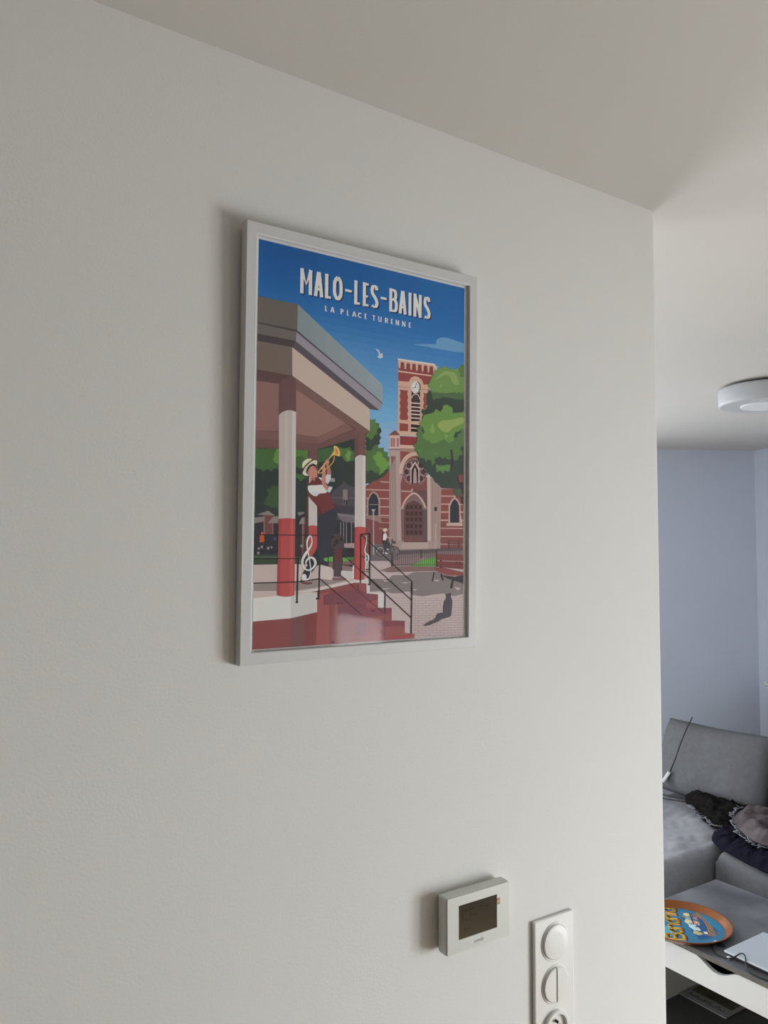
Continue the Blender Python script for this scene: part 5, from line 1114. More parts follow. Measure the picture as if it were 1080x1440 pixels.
255 255 255 1 2 458,1979 458,2060 476,2060 476,1979
255 255 255 2 2 471,2064 522,1985 507,1975 456,2054
255 255 255 3 2 502,1979 502,2060 520,2060 520,1979
255 255 255 1 2 576,1979 576,2060 594,2060 594,1979
255 255 255 2 2 588,2064 641,1985 626,1975 574,2054
255 255 255 3 2 621,1979 621,2060 638,2060 638,1979
255 255 255 1 2 703,1979 703,2060 720,2060 720,1979
255 255 255 2 2 707,2059 744,2059 744,2048 707,2048
255 255 255 2 2 702,2020 739,2020 739,2009 702,2009
255 255 255 2 2 707,1992 744,1992 744,1981 707,1981
'''
ART = {0: [], 1: [], 2: []}
for ln_ in POSTER_ART.strip().split('\n'):
    f = ln_.split()
    ART[int(f[4])].append((tuple(lin(int(v)) for v in f[:3]), int(f[3]), [tuple(int(v) * 1e-4 for v in p.split(',')) for p in f[5:]]))
PZ = -.00555
ink_mesh('illustration', sky + ART[0], ink_m, sheet, PZ)['label'] = 'printed bandstand, trumpeter, church tower and trees under a blue sky'
ink_mesh('title_lettering', ART[1], ink_m, sheet, PZ)['label'] = 'pale shaded capitals reading MALO-LES-BAINS'
ink_mesh('subtitle_lettering', ART[2], ink_m, sheet, PZ)['label'] = 'small pale capitals reading LA PLACE TURENNE'
hk = bm_obj('hanging_bracket', B((-.03, FH/2 - .045, -.0189 - .0005), (.03, FH/2 - .025, -FT + .0004)), alu_dark, fr)

# ------------------------------------------------------------------ room thermostat
th = thing('thermostat', 'small white box with a brown screen, left of the light switches', 'thermostat', (.8235, 1.0, 1.1965))
bm = bmesh.new(); box(bm, (-.060, -.006, .004), (.060, -.0004, .083))
bm_obj('wall_plate', bm, thermo_m, th)
bm = B((-.0645, -.0275, 0), (.0645, -.006, .0875), .0045, 3)
bm_obj('housing', bm, thermo_m, th, smooth=False)
bm = bmesh.new()   # raised face with the screen opening
fx, fz0, fz1 = .0625, .002, .0855; sx0, sx1, sz0, sz1 = -.041, .0365, .0205, .0715
for lo, hi in (((-fx, fz0), (sx0, fz1)), ((sx1, fz0), (fx, fz1)), ((sx0, fz0), (sx1, sz0)), ((sx0, sz1), (sx1, fz1))):
    box(bm, (lo[0], -.0285, lo[1]), (hi[0], -.0274, hi[1]))
bm_obj('front_panel', bm, thermo_m, th)
scn = bm_obj('screen', B((sx0 + .0003, -.0280, sz0 + .0003), (sx1 - .0003, -.0276, sz1 - .0003)), lcd_m, th); scn['label'] = 'dark brown display'
bm = bmesh.new()
for x, z, w, h in ((-.033, .060, .010, .002), (-.020, .060, .014, .002), (0, .060, .008, .002), (-.033, .046, .002, .010), (-.027, .046, .006, .002), (-.018, .044, .002, .012), (-.012, .050, .008, .002), (-.030, .032, .012, .002), (-.030, .028, .008, .002), (.012, .058, .010, .002)):
    box(bm, (x, -.0282, z), (x + w, -.02795, z + h))
bm_obj('display_segments', bm, lcd_ink, scn)
tb = bm_obj('energy_sticker', B((.0362, -.02885, .0555), (.0430, -.0286, .0650)), orange_st, th); tb['label'] = 'tiny red, orange and green sticker'
bm_obj('sticker_band', B((.0365, -.02895, .0622), (.0427, -.0288, .0648)), red_st, tb)
bm_obj('sticker_band', B((.0365, -.02895, .0557), (.0427, -.0288, .0582)), green_st, tb)
text_mesh('brand_print', 'somfy', .0085, grey_ink, th, (-.001, -.0286, .0112), (R(90), 0, 0))

# ------------------------------------------------------------------ switch plate, three gangs
sp = thing('switch_plate', 'tall white three-gang switch and socket plate right of the thermostat', 'light switch', (1.0085, 1.0, .9665))
PWX, PHT, PD = .0465, .2240, .0072
bm_obj('cover_plate', B((-PWX, -PD, 0), (PWX, -.0004, PHT), .0022, 2), plastic, sp)
def zc(k): return PHT - .0420 - .0705 * k
def button(name, z, halves=1, n=40, r=.0285):
    out = []
    ringbm = lathe(bmesh.new(), [(r + .0035, PD - .0002), (r + .0030, PD + .0012), (r + .0012, PD + .0012), (r + .0006, PD - .0002)], n, 'Y')
    bmesh.ops.translate(ringbm, verts=ringbm.verts, vec=(0, 0, z))
    bm_obj('button_ring', ringbm, plastic, sp, True)
    for h in range(halves):
        bm = bmesh.new()
        if halves == 1: lathe(bm, [(r, PD), (r, PD + .0034), (r - .0014, PD + .0046), (r * .6, PD + .0052), (.0001, PD + .0054)], n, 'Y')
        else:
            s = -1 if h == 0 else 1; g = .0005; rings = []
            for rr, d in ((r, PD), (r, PD + .0034), (r - .0014, PD + .0046)):
                rings.append([bm.verts.new((s * max(g, rr * math.cos(a)), -(d + (.0014 if (s > 0) else 0) * (1 if d > PD else 0)), rr * math.sin(a))) for a in [-math.pi/2 + math.pi * i / 20 for i in range(21)]])
            for A1, B1 in zip(rings, rings[1:]):
                for i in range(20): bm.faces.new((A1[i], A1[i+1], B1[i+1], B1[i]))
                bm.faces.new((A1[20], A1[0], B1[0], B1[20]))
            bm.faces.new(rings[0]); bm.faces.new(rings[-1])
        bmesh.ops.translate(bm, verts=bm.verts, vec=(0, 0, z))
        out.append(bm_obj(name, bm, plastic, sp))
    return out
button('rocker', zc(0)); button('half_rocker', zc(1), 2)
z = zc(2); r = .0285
bm = lathe(bmesh.new(), [(r, PD), (r, PD + .0050), (r - .0015, PD + .0060), (.0225, PD + .0060), (.0210, PD + .0005), (.0001, PD + .0004)], 40, 'Y')
bmesh.ops.translate(bm, verts=bm.verts, vec=(0, 0, z)); so = bm_obj('socket', bm, plastic, sp, False); so['label'] = 'round recessed socket outlet'
bm = lathe(bmesh.new(), [(.0024, PD), (.0024, PD + .006), (.0001, PD + .0072)], 14, 'Y'); bmesh.ops.translate(bm, verts=bm.verts, vec=(0, 0, z + .0105)); bm_obj('earth_pin', bm, dark_m, so, True)
for s in (-1, 1):
    bm = lathe(bmesh.new(), [(.0026, PD), (.0026, PD + .0008)], 14, 'Y'); bmesh.ops.translate(bm, verts=bm.verts, vec=(s * .0095, 0, z)); bm_obj('contact_hole', bm, dark_m, so)

# ------------------------------------------------------------------ ceiling light
cl = thing('ceiling_light', 'round white flush light under the living room ceiling', 'lamp', (3.048, 1.788, HT))
bm_obj('mounting_plate', lathe(bmesh.new(), [(.120, -.0004), (.120, -.012)], 48), dark_m, cl)
bm_obj('drum_shade', lathe(bmesh.new(), [(.120, -.010), (.176, -.010), (.182, -.013), (.185, -.020), (.185, -.074), (.182, -.080), (.177, -.082)], 64), lamp_m, cl, True)
bm_obj('diffuser_ring', lathe(bmesh.new(), [(.176, -.0805), (.176, -.0830), (.104, -.0830), (.104, -.0805)], 64), lampring_m, cl)
bm_obj('centre_disc', lathe(bmesh.new(), [(.102, -.0805), (.102, -.0860), (.097, -.0875), (.0001, -.0880)], 48), lampdisc_m, cl)

# ------------------------------------------------------------------ radiator under the side window
rp = FAR_C + SIDE_D * .158 + SIDE_N * .03
rd = thing('radiator', 'white panel radiator on the blue wall behind the sofa', 'radiator', (rp.x, rp.y, 0), math.atan2(SIDE_D.y, SIDE_D.x))
sg = 1 if Vector((-SIDE_D.y, SIDE_D.x)).dot(SIDE_N) > 0 else -1
def ysd(a, b): return sorted((sg * a, sg * b))
bm = bmesh.new(); a, b = ysd(.05, .068); box(bm, (.02, a, .20), (1.0, b, 1.003), .006)
for i in range(16):
    x = .05 + i * .06; a2, b2 = ysd(.064, .072); box(bm, (x, a2, .24), (x + .035, b2, .97), .003, 1)
bm_obj('front_panel', bm, rad_m, rd)
a, b = ysd(.004, .02); bm_obj('rear_panel', B((.02, a, .20), (1.0, b, .995), .004), rad_m, rd)
bm = bmesh.new(); a, b = ysd(.0, .075)
for k in range(7):
    p, q2 = ysd(.004 + k * .0105, .008 + k * .0105); box(bm, (0, p, 1.006), (1.02, q2, 1.022))
box(bm, (0, a, 1.0), (.012, b, 1.028), .002); box(bm, (1.008, a, 1.0), (1.02, b, 1.028), .002)
bm_obj('top_grille', bm, rad_m, rd)
a, b = ysd(-.029, .004)
for x in (.15, .85): bm_obj('wall_bracket', B((x, a, .9), (x + .03, b, .92)), rad_m, rd)
for x in (.06, .96):
    bm = tube(bmesh.new(), [(x, sg * .035, .205), (x, sg * .035, .0)], .009, 10, 1); bm_obj('pipe', bm, rad_m, rd)

# ------------------------------------------------------------------ corner sofa
sf = thing('corner_sofa', 'grey fabric corner sofa with chaise against the blue wall', 'sofa', (3.5, 2.2, 0))
SO = Vector((3.5, 2.2, 0))
def soft_block(name, quad, z0, z1, rad, mt, wr=.006, seed=0, nu=34, nv=34):
    """upholstered block on a quad footprint (ccw) with rolled edges and sagging, wrinkled top"""
    P = [Vector(p) for p in quad]
    def samples(n, L):
        e = [rad / L * (1 - math.cos(math.pi / 2 * i / 6)) for i in range(7)]
        m = [e[-1] + (1 - 2 * e[-1]) * i / n for i in range(1, n)]
        return e + m + [1 - x for x in e[::-1]]
    Lu = (P[1] - P[0]).length; Lv = (P[3] - P[0]).length
    U, V = samples(nu, Lu), samples(nv, Lv)
    bm = bmesh.new(); G = []
    for v in V:
        row = []
        for u in U:
            a = P[0].lerp(P[1], u); b = P[3].lerp(P[2], u); p = a.lerp(b, v)
            du = min(u, 1 - u) * Lu; dv = min(v, 1 - v) * Lv
            h = 0
            for d in (du, dv):
                if d < rad: h += rad - math.sqrt(max(0, rad * rad - (rad - d) ** 2))
            h = min(h, rad)
            wgt = min(1, min(du, dv) / .08)
            nz = noise.noise(Vector((p.x * 5 + seed, p.y * 5, 0))) + .6 * abs(noise.noise(Vector((p.x * 9 + 3 * p.y, p.y * 16 - 4 * p.x, seed)))) 
            row.append(bm.verts.new((p.x - SO.x, p.y - SO.y, z1 - h + wr * nz * wgt)))
        G.append(row)
    for j in range(len(V) - 1):
        for i in range(len(U) - 1): bm.faces.new((G[j][i], G[j][i+1], G[j+1][i+1], G[j+1][i]))
    loop = G[0] + [r_[-1] for r_ in G[1:]] + G[-1][-2::-1] + [r_[0] for r_ in G[-2:0:-1]]
    low = [bm.verts.new((v.co.x, v.co.y, z0)) for v in loop]
    n = len(loop)
    for i in range(n): bm.faces.new((loop[i], low[i], low[(i+1) % n], loop[(i+1) % n]))
    bm.faces.new(low)
    return bm_obj(name, bm, mt, sf, True)
ch = soft_block('chaise_seat', [(2.25, 2.305), (4.075, 2.292), (4.075, 2.985), (2.25, 2.985)], .07, .438, .045, sofa_lit_m, .018, 1, 96, 52)
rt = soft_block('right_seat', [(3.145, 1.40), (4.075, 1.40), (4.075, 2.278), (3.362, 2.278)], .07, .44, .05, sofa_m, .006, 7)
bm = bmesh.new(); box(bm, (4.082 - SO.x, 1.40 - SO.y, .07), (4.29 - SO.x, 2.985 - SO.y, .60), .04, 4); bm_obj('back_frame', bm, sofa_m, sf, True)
for x, y in ((2.32, 2.37), (2.32, 2.92), (4.1, 2.92), (3.3, 1.47), (4.1, 1.47)):
    bm_obj('leg', lathe(bmesh.new(), [(.022, 0), (.028, .072)], 14, c=(x - SO.x, y - SO.y, 0)), black_m, sf, True)
def cushion(name, c, W_, H_, T_, lean, yawc, mt, seed, n=26):
    bm = bmesh.new()
    grids = []
    for s in (1, -1):
        g = []
        for j in range(n + 1):
            row = []
            for i in range(n + 1):
                u, v = -1 + 2 * i / n, -1 + 2 * j / n
                t = ((1 - abs(u) ** 3.2) * (1 - abs(v) ** 2.4)); t = max(t, 0) ** .42
                pinch = 1 - .05 * abs(u) ** 3 * abs(v) ** 3
                sag = -.018 * (1 - u * u) * (v > 0) * v
                wv = .012 * noise.noise(Vector((u * 2.2 + seed, v * 2.2, s))) + .006 * noise.noise(Vector((u * 6, v * 6 + seed, s)))
                row.append(Vector((-s * (T_ / 2 * t + wv * t), u * W_ / 2 * pinch, v * H_ / 2 * pinch + sag)))
            g.append(row)
        grids.append(g)
    M3 = Matrix.Rotation(yawc, 3, 'Z') @ Matrix.Rotation(lean, 3, 'Y')
    vs = {}
    def V(s, j, i):
        edge = i in (0, n) or j in (0, n)
        k = (0 if edge else s, j, i)
        if k not in vs: vs[k] = bm.verts.new(M3 @ grids[s][j][i] + Vector(c) - SO)
        return vs[k]
    for s in (0, 1):
        for j in range(n):
            for i in range(n):
                f = [V(s, j, i), V(s, j, i+1), V(s, j+1, i+1), V(s, j+1, i)]
                bm.faces.new(f if s else f[::-1])
    return bm_obj(name, bm, mt, sf, True)
def loose_cushion(label, c, W_, H_, T_, lean, yawc, seed):
    o_ = cushion('back_cushion', c, W_, H_, T_, lean, yawc, sofa_m, seed)
    o_.parent = None; o_.location = SO; o_['label'] = label; o_['category'] = 'cushion'; o_['group'] = 'loose back cushions of the corner sofa'
loose_cushion('large grey back cushion under the black cord, leaning on the sofa back', (3.965, 2.680, .664), .66, .42, .20, R(17), R(2), 2)
loose_cushion('grey back cushion at the right edge, behind the fleece and next to the radiator', (3.962, 2.018, .664), .66, .42, .20, R(17), R(-1), 9)

# ------------------------------------------------------------------ throws and clothes on the sofa
def throw(name, label, outline, zbase, amp, thick, mt, seed, step=.016, freq=9, edge_z=None, fold_dir=(1, .4)):
    root_o = [Vector(p) for p in spline(list(outline) + [outline[0]], 5)[:-1]]
    n = len(root_o)
    def inside(p):
        c = False
        for i in range(n):
            a, b = root_o[i], root_o[i-1]
            if (a.y > p.y) != (b.y > p.y) and p.x < (b.x - a.x) * (p.y - a.y) / (b.y - a.y) + a.x: c = not c
        return c
    def dist(p):
        m = 9
        for i in range(n):
            a, b = root_o[i-1], root_o[i]; d = b - a
            t = max(0, min(1, (p - a).dot(d) / max(d.length_squared, 1e-9))); m = min(m, (p - a - d * t).length)
        return m
    xs = [p.x for p in root_o]; ys = [p.y for p in root_o]
    pts = list(root_o); y = min(ys) + step / 2; k = 0
    while y < max(ys):
        x = min(xs) + (step / 2 if k % 2 else 0)
        while x < max(xs):
            p = Vector((x, y))
            if inside(p) and dist(p) > step * .45: pts.append(p)
            x += step
        y += step * .87; k += 1
    co, ed, fa, *_ = delaunay_2d_cdt(pts, [(i, (i + 1) % n) for i in range(n)], [], 1, 1e-6)
    bm = bmesh.new(); vs = []
    for p in co:
        p = Vector((p[0], p[1])); d = dist(p)
        w = min(1, d / .05)
        f = noise.noise(Vector((p.x * freq * fold_dir[0] + p.y * freq * .3 + seed, p.y * freq * fold_dir[1] * 2 - p.x * 2, seed)))
        f2 = noise.noise(Vector((p.x * freq * 2.6, p.y * freq * 2.6, seed + 5)))
        rid = 1 - abs(f) * 2.2
        z = zbase(p.x, p.y) if callable(zbase) else zbase
        vs.append(bm.verts.new((p.x, p.y, z + thick + w * amp * (.55 + .5 * rid + .3 * f2) + .004 * (f2 + .5))))
    for t in fa: bm.faces.new([vs[i] for i in t])
    bmesh.ops.recalc_face_normals(bm, faces=bm.faces)
    if bm.faces[0].normal.z < 0: bmesh.ops.reverse_faces(bm, faces=bm.faces)
    ret = bmesh.ops.extrude_face_region(bm, geom=bm.faces[:])
    nv = [g for g in ret['geom'] if isinstance(g, bmesh.types.BMVert)]
    bmesh.ops.translate(bm, verts=nv, vec=(0, 0, -thick * .8))
    o_ = bm_obj(name, bm, mt, None, True); o_['label'] = label
    return o_
SEAT = .456
def shawl_z(x, y): return SEAT + .045 * max(0, min(1, (x - 3.68) / .14))
shawl = throw('shawl', 'crumpled black and brown shawl bunched against the sofa back cushion', [(3.80, 2.755), (3.845, 2.74), (3.852, 2.66), (3.855, 2.50), (3.85, 2.36), (3.85, 2.22), (3.78, 2.26), (3.72, 2.36), (3.61, 2.35), (3.57, 2.42), (3.64, 2.54), (3.70, 2.62), (3.74, 2.70)], shawl_z, .045, .005, shawl_m, 3, step=.013, freq=17)
shawl['category'] = 'shawl'
def navy_z(x, y):
    xf = 3.362 - (2.278 - y) * .247
    return SEAT - (.0 if x > xf + .05 else (xf + .05 - x) * .15)
navy = throw('blanket', 'dark navy velvet blanket spread over the front of the right sofa seat', [(3.53, 2.395), (3.60, 2.39), (3.66, 2.33), (3.62, 2.20), (3.58, 2.02), (3.56, 1.80), (3.50, 1.66), (3.20, 1.66), (3.225, 1.78), (3.272, 1.95), (3.30, 2.06), (3.345, 2.20), (3.375, 2.265), (3.42, 2.335)], navy_z, .034, .006, navy_m, 8, step=.014, freq=13, fold_dir=(.5, 1.2))
navy['category'] = 'blanket'
mauve = throw('fleece_garment', 'mauve brown fleece with a pale lace edge lying on the navy blanket', [(3.79, 2.40), (3.84, 2.36), (3.835, 2.20), (3.83, 2.02), (3.70, 1.93), (3.52, 1.93), (3.43, 2.04), (3.44, 2.14), (3.50, 2.23), (3.58, 2.32), (3.70, 2.39)], lambda x, y: SEAT + .050, .050, .006, mauve_m, 12, step=.014, freq=11)
mauve['category'] = 'garment'
random.seed(4)
bm = bmesh.new()
def lace(edge, out, n):
    E = [Vector(p) for p in spline(edge, n)]
    i = 0
    while i < len(E) - 4:
        k = random.choice((1, 2, 2, 3)); e0, e1 = E[i], E[i + k]; d = e1 - e0
        s_ = Vector((-d.y, d.x, 0)).normalized(); s_ = s_ if s_.dot(Vector(out)) > 0 else -s_
        h_ = random.uniform(.004, .026); z_ = Vector((0, 0, random.uniform(-.012, .012)))
        tube(bm, [e0, e0 + s_ * h_ + d * random.uniform(-.2, .4) + z_, e1 + s_ * h_ * random.uniform(.2, .9), e1], random.uniform(.0014, .0034), 5, 3)
        i += random.choice((1, 2, 3))
lace([(3.83, 2.385, .535), (3.74, 2.405, .525), (3.60, 2.335, .515), (3.50, 2.235, .508), (3.44, 2.14, .505), (3.425, 2.05, .505)], (-1, .6, 0), 14)
lc = bm_obj('lace_trim', bm, lace_m, mauve, True); lc['label'] = 'pale ragged lace edging'
bm = bmesh.new()
lace([(3.72, 2.66, .49), (3.66, 2.57, .485), (3.60, 2.47, .48), (3.575, 2.42, .478), (3.61, 2.365, .478)], (-1, .5, 0), 9)
bm_obj('lace_trim', bm, lace_m, shawl, True)['label'] = 'thin pale lace edging'

# ------------------------------------------------------------------ black cord hanging over the cushion
pc = thing('power_cord', 'thin black cord with a white inline plug hanging over the grey back cushion', 'cord', (3.88, 2.9, .46))
PO = Vector((3.88, 2.9, .46))
def rel(P): return [tuple(Vector(p) - PO) for p in P]
cord_top = [(4.030, 2.862, .878), (3.992, 2.842, .872), (3.925, 2.828, .826), (3.893, 2.843, .752), (3.858, 2.856, .664), (3.840, 2.876, .596)]
cord_top = cord_top[:2] + [tuple(EYE + (Vector(p) - EYE) * .988) for p in cord_top[2:5]] + cord_top[5:]     # lies proud of the cushion
bm_obj('cable', tube(bmesh.new(), rel(cord_top), .0034, 8), black_m, pc, True)
bm_obj('cable', tube(bmesh.new(), rel([(3.826, 2.915, .530), (3.815, 2.945, .500), (3.812, 2.950, .475), (3.82, 2.90, .464), (3.838, 2.82, .463), (3.842, 2.755, .466)]), .0030, 8), black_m, pc, True)
bm_obj('cable', tube(bmesh.new(), rel([(3.816, 2.944, .498), (3.785, 2.965, .466), (3.765, 2.93, .460), (3.775, 2.86, .460), (3.80, 2.79, .461), (3.812, 2.755, .464)]), .0028, 8), black_m, pc, True)
d = Vector((3.826, 2.915, .530)) - Vector((3.840, 2.876, .596)); mid = (Vector((3.826, 2.915, .530)) + Vector((3.840, 2.876, .596))) / 2
bm = box(bmesh.new(), (-.014, -.009, -.036), (.014, .009, .036), .004, 2)
Mr = d.to_track_quat('Z', 'Y').to_matrix()
for v in bm.verts: v.co = Mr @ v.co + (mid - PO)
pl_ = bm_obj('inline_plug', bm, plastic, pc, True); pl_['label'] = 'white plastic plug'

# ------------------------------------------------------------------ coffee table
tx0, tx1, ty0, ty1, tz = 2.452, 3.045, .98, 2.062, .45
ct = thing('coffee_table', 'low coffee table with a slate-grey top and white drawer front', 'table', (tx0, ty0, 0))
TO = Vector((tx0, ty0, 0))
def tb_(lo, hi, bev=0): return B([lo[i] - TO[i] for i in range(3)], [hi[i] - TO[i] for i in range(3)], bev, 2)
bm_obj('tabletop', tb_((tx0, ty0, .431), (tx1, ty1, tz), .001), slate, ct)
bm_obj('edge_band', tb_((tx0 - .0015, ty0 + .002, .4325), (tx0 + .0002, ty1 - .002, .4485)), slate_edge, ct)
for y0_, y1_ in ((ty1 - .030, ty1 - .002), (ty0 + .002, ty0 + .030)): bm_obj('side_panel', tb_((tx0 + .018, y0_, 0), (tx1 - .004, y1_, .4308), .001), carcass, ct)
bm_obj('lower_shelf', tb_((tx0 + .02, ty0 + .0305, .062), (tx1 - .006, ty1 - .0305, .085), .001), shelf_m, ct)
bm_obj('back_panel', tb_((tx1 - .022, ty0 + .0305, .0855), (tx1 - .006, ty1 - .0305, .4305)), carcass, ct)
# drawer front with a scooped finger pull
def drawer(ya, yb, scoop):
    zt, zb_ = .4295, .336; prof = [(yb, zb_), (ya, zb_), (ya, zt)]
    c, hw, dp = scoop, .083, .031
    for i in range(25):
        u = -1 + 2 * i / 24; y = c + u * hw
        s = (1 + math.cos(math.pi * u)) / 2
        prof.append((y, zt - dp * s ** .8))
    prof.append((yb, zt))
    bm = bmesh.new(); xa, xb = tx0 + .0035 - TO.x, tx0 + .0195 - TO.x
    f = [bm.verts.new((xa, y - TO.y, z)) for y, z in prof]; g = [bm.verts.new((xb, y - TO.y, z)) for y, z in prof]
    n = len(prof)
    tr = tessellate_polygon([[Vector((y, z, 0)) for y, z in prof]])
    for t in tr: bm.faces.new([f[i] for i in t]); bm.faces.new([g[i] for i in t][::-1])
    for i in range(n): bm.faces.new((f[i], f[(i+1) % n], g[(i+1) % n], g[i]))
    dr = bm_obj('drawer_front', bm, drawer_m, ct); dr['label'] = 'white drawer front with a scooped finger pull'
    bm = bmesh.new()
    lo = lambda a: [a[i] - TO[i] for i in range(3)]
    box(bm, lo((tx0 + .0205, ya + .03, .345)), lo((tx1 - .05, yb - .03, .352)))
    for y in (ya + .03, yb - .042): box(bm, lo((tx0 + .0205, y, .352)), lo((tx1 - .05, y + .012, .415)))
    bm_obj('drawer_box', bm, shelf_m, dr)
drawer(ty0 + .034, ty1 - .034, 1.667)

# ------------------------------------------------------------------ round tray
tr = thing('serving_tray', 'round copper-rimmed tray with a blue printed bottom on the coffee table', 'tray', (2.556, 1.876, .4503))
bm_obj('dish', lathe(bmesh.new(), [(.0001, .0), (.148, .0), (.1535, .002), (.1700, .0185), (.1745, .0195), (.1755, .0212), (.1740, .0225), (.1690, .0212), (.1520, .0045), (.1460, .0026), (.0001, .0026)], 72), copper, tr, True)
tri = []
H = hexcol
def circ(r, n=48, c=(0, 0)): return [(c[0] + r * math.cos(2 * math.pi * i / n), c[1] + r * math.sin(2 * math.pi * i / n)) for i in range(n)]
def mm(*p): return [(a / 1000, b / 1000) for a, b in p]
tri.append((H('3A7CA0'), 0, circ(.147)))
tri.append((H('285E8E'), 1, mm((100, 60), (140, 20), (120, -40), (60, -110), (0, -118), (-40, -105), (-10, -50), (40, 0))))
tri.append((H('5FAFCB'), 1, mm((-120, 40), (-80, 60), (-40, 20), (-60, -20), (-110, -30))))
tri.append((H('A86B4C'), 1, mm((-110, 70), (-60, 118), (-10, 138), (30, 140), (20, 110), (-50, 60))))
tri.append((H('8C7468'), 2, mm((100, 40), (140, 30), (122, -30), (70, -85), (30, -122), (10, -100), (66, -60), (110, -10))))
tri.append((H('2E88B0'), 3, mm((139, 20), (140, -30), (112, -85), (80, -110), (92, -60), (118, -10))))
def band(pts, w, col, lay):
    for i in range(len(pts) - 1):
        a, b = Vector(pts[i]), Vector(pts[i+1]); d = (b - a).normalized() * w / 2; nn = Vector((-d.y, d.x))
        tri.append((H(col), lay, [((q_.x) / 1000, (q_.y) / 1000) for q_ in (a + nn - d * .3, b + nn + d * .3, b - nn + d * .3, a - nn - d * .3)]))
for k in range(3): band(spline([(136 - 4 * k, 34), (112 - 5 * k, -20), (78 - 5 * k, -62), (58 - 9 * k, -84 - 3 * k), (60 - 8 * k, -112)], 4), 3.2, 'C98A52' if k != 1 else '7A5A44', 5)
# painted word running diagonally over the tray bottom
tdir = Vector((.71, .704)); tup = Vector((-.704, .71)); t0 = Vector((-86, -74))
def word(offs, col, lay, w):
    L = {'B': [[(0, 0), (0, 1)], [(0, 1), (.7, 1), (.85, .78), (.65, .55), (0, .53)], [(.65, .53), (1, .32), (.8, 0), (0, 0)]],
         'a': [[(.9, .62), (.5, .66), (.08, .45), (.08, .18), (.45, 0), (.88, .14)], [(.92, .66), (.92, 0), (1.05, 0)]],
         'n': [[(.05, 0), (.05, .66)], [(.05, .45), (.5, .66), (.9, .5), (.9, 0)]], 'i': [[(.5, 0), (.5, .62)], [(.5, .82), (.5, .92)]]}
    x = 0
    for c in 'Banania':
        wd = {'B': 44, 'a': 32, 'n': 33, 'i': 13}[c]; hh = 58
        for st in L[c]:
            band([t0 + tdir * (x + u * wd) + tup * (v * hh) + Vector(offs) for u, v in (spline(st, 3) if len(st) > 2 else st)], w, col, lay)
        x += wd + 5.5
word((4.5, -5), '1D2F45', 6, 12); word((1.5, -1.5), 'D98A2E', 7, 12); word((-.5, .8), 'F0C24A', 8, 7)
for col, P in (('E9D9A0', [(96, 60), (108, 48), (92, 30), (78, 36), (80, 52)]), ('8FB0B8', [(72, 40), (86, 26), (70, 8), (52, 14)]), ('EFE0B0', [(52, 22), (66, 6), (48, -14), (30, -8), (34, 12)]), ('D89A6A', [(70, 2), (80, -12), (64, -34), (48, -20)]), ('CFE3EA', [(30, -6), (48, -24), (34, -52), (22, -66), (6, -50), (14, -22)]), ('C9C08A', [(2, -48), (16, -66), (8, -86), (-12, -82), (-18, -62)]), ('EDE6C8', [(24, -72), (34, -82), (24, -94), (12, -88)]), ('B98A92', [(96, 22), (104, 10), (90, -8), (80, 6)])):
    tri.append((H('21405E'), 6, mm(*[(a * 1.0 + 2.5, b - 3) for a, b in P]))); tri.append((H(col), 7, mm(*P)))
random.seed(21)
for k in range(26):
    a_, b_ = random.uniform(-20, 118), random.uniform(-95, 66)
    if abs(a_ - 40 - (b_ + 20) * .9) > 48 or math.hypot(a_, b_) > 132: continue
    s1, s2 = random.uniform(4, 11), random.uniform(3, 7)
    tri.append((H(random.choice(('E6D7A4', '6FA3B8', 'C98A5E', '2B5C86', 'B9C9C4', '8A6A66', 'F0E6C4'))), 9 + k, mm((a_ - s1, b_), (a_ - s2 * .3, b_ + s2), (a_ + s1, b_ + s2 * .4), (a_ + s1 * .5, b_ - s2), (a_ - s1 * .4, b_ - s2 * .9))))
ink_mesh('printed_bottom', tri, tray_ink_m, tr, .0028, 2.5e-5)['label'] = 'blue print with yellow lettering'

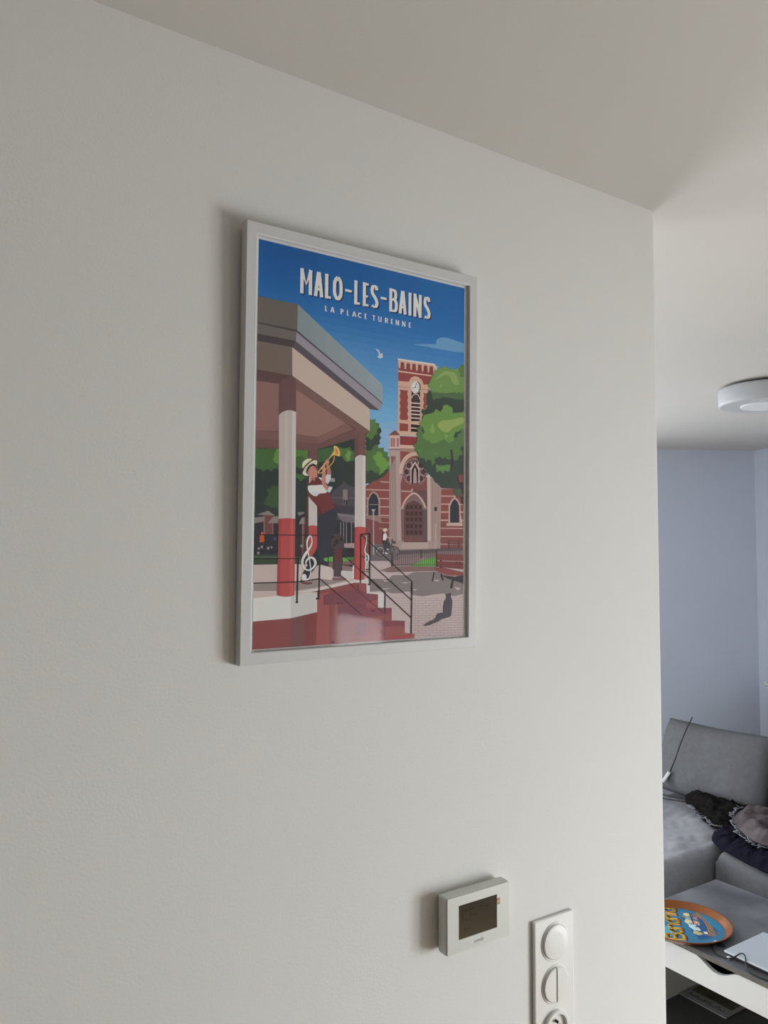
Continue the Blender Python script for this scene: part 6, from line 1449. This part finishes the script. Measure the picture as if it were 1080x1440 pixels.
# ------------------------------------------------------------------ laptop
lp = thing('laptop', 'closed silver laptop on the right of the coffee table', 'laptop', (2.494, 1.335, .4503), 0)
bm_obj('base', B((.006, .004, .003), (.232, .326, .0105), .003, 2), alu_dark, lp)  # dark colour stands in for shade under the lid
ld = bm_obj('lid', B((0, 0, .0112), (.238, .330, .0178), .0028, 3), alu, lp); ld['label'] = 'silver lid'
bm_obj('lid_edge', B((-.0012, .003, .0122), (.0004, .327, .0168), .0006, 1), alu_lit, ld)  # pale strip painted as light caught along the lid's front
for x, y in ((.02, .02), (.21, .02), (.02, .31), (.21, .31)): bm_obj('foot', lathe(bmesh.new(), [(.006, 0), (.006, .0034)], 12, c=(x, y, 0)), black_m, lp)
lcb = thing('charging_cable', 'thin black cable looping over the front edge of the silver laptop', 'cable', (2.49, 1.62, .4503))
CO = Vector((2.49, 1.62, .4503)); rl = lambda P: [tuple(Vector(p) - CO) for p in P]
bm_obj('cable', tube(bmesh.new(), rl([(2.530, 1.735, .4530), (2.505, 1.715, .4530), (2.480, 1.690, .4530), (2.473, 1.660, .4535), (2.478, 1.636, .456), (2.488, 1.622, .464), (2.500, 1.612, .4745), (2.506, 1.602, .4780), (2.500, 1.590, .4745), (2.483, 1.578, .462), (2.470, 1.566, .4545), (2.460, 1.545, .4530), (2.456, 1.520, .4530), (2.462, 1.490, .4530), (2.475, 1.45, .4530), (2.478, 1.40, .4530)]), .0022, 8), black_m, lcb, True)
bm_obj('plug', B((-.013, .014, .0006), (-.001, .026, .0085), .002, 2), plastic, lcb)['label'] = 'pale plug end'
dg = thing('cable_end', 'small dark cable end on the slate table between tray and laptop', 'cable end', (2.545, 1.712, .4503), R(80))  # dark end of another cable, modelled as a short loose piece
bm_obj('body', B((-.017, -.006, .0003), (.017, .006, .008), .002, 2), mat('dark_blue_plastic', (.012, .016, .03), .4), dg)
bm_obj('connector', B((.017, -.0045, .002), (.026, .0045, .0065), .0004, 1), alu, dg)

# ------------------------------------------------------------------ magazine on the lower shelf
mg = thing('magazine', 'grey magazine with a brown photo on the dark shelf under the drawer', 'magazine', (2.742, 1.826, .0854))
bm_obj('pages', B((.0008, .0008, .0002), (.2730, .2092, .0040)), cover_m, mg)
cv = bm_obj('cover', B((0, 0, .0041), (.2738, .2100, .0046)), cover_m, mg)
bm_obj('cover_photo', B((.062, .018, .0047), (.262, .192, .00475)), photo_m, cv)
bm = bmesh.new(); random.seed(9)
y = .182
while y > .03:   # the masthead, a handwritten script too small and dark to read
    h = random.choice((.010, .010, .013, .024, .012)); w = random.uniform(.008, .013)
    tube(bm, [(.024, y, .0049), (.024 + h, y - w * .35, .0049), (.024 + h * .5, y - w * .6, .0049), (.023, y - w, .0049)], .0011, 4, 3); y -= w
bm_obj('masthead_script', bm, dark_m, cv)
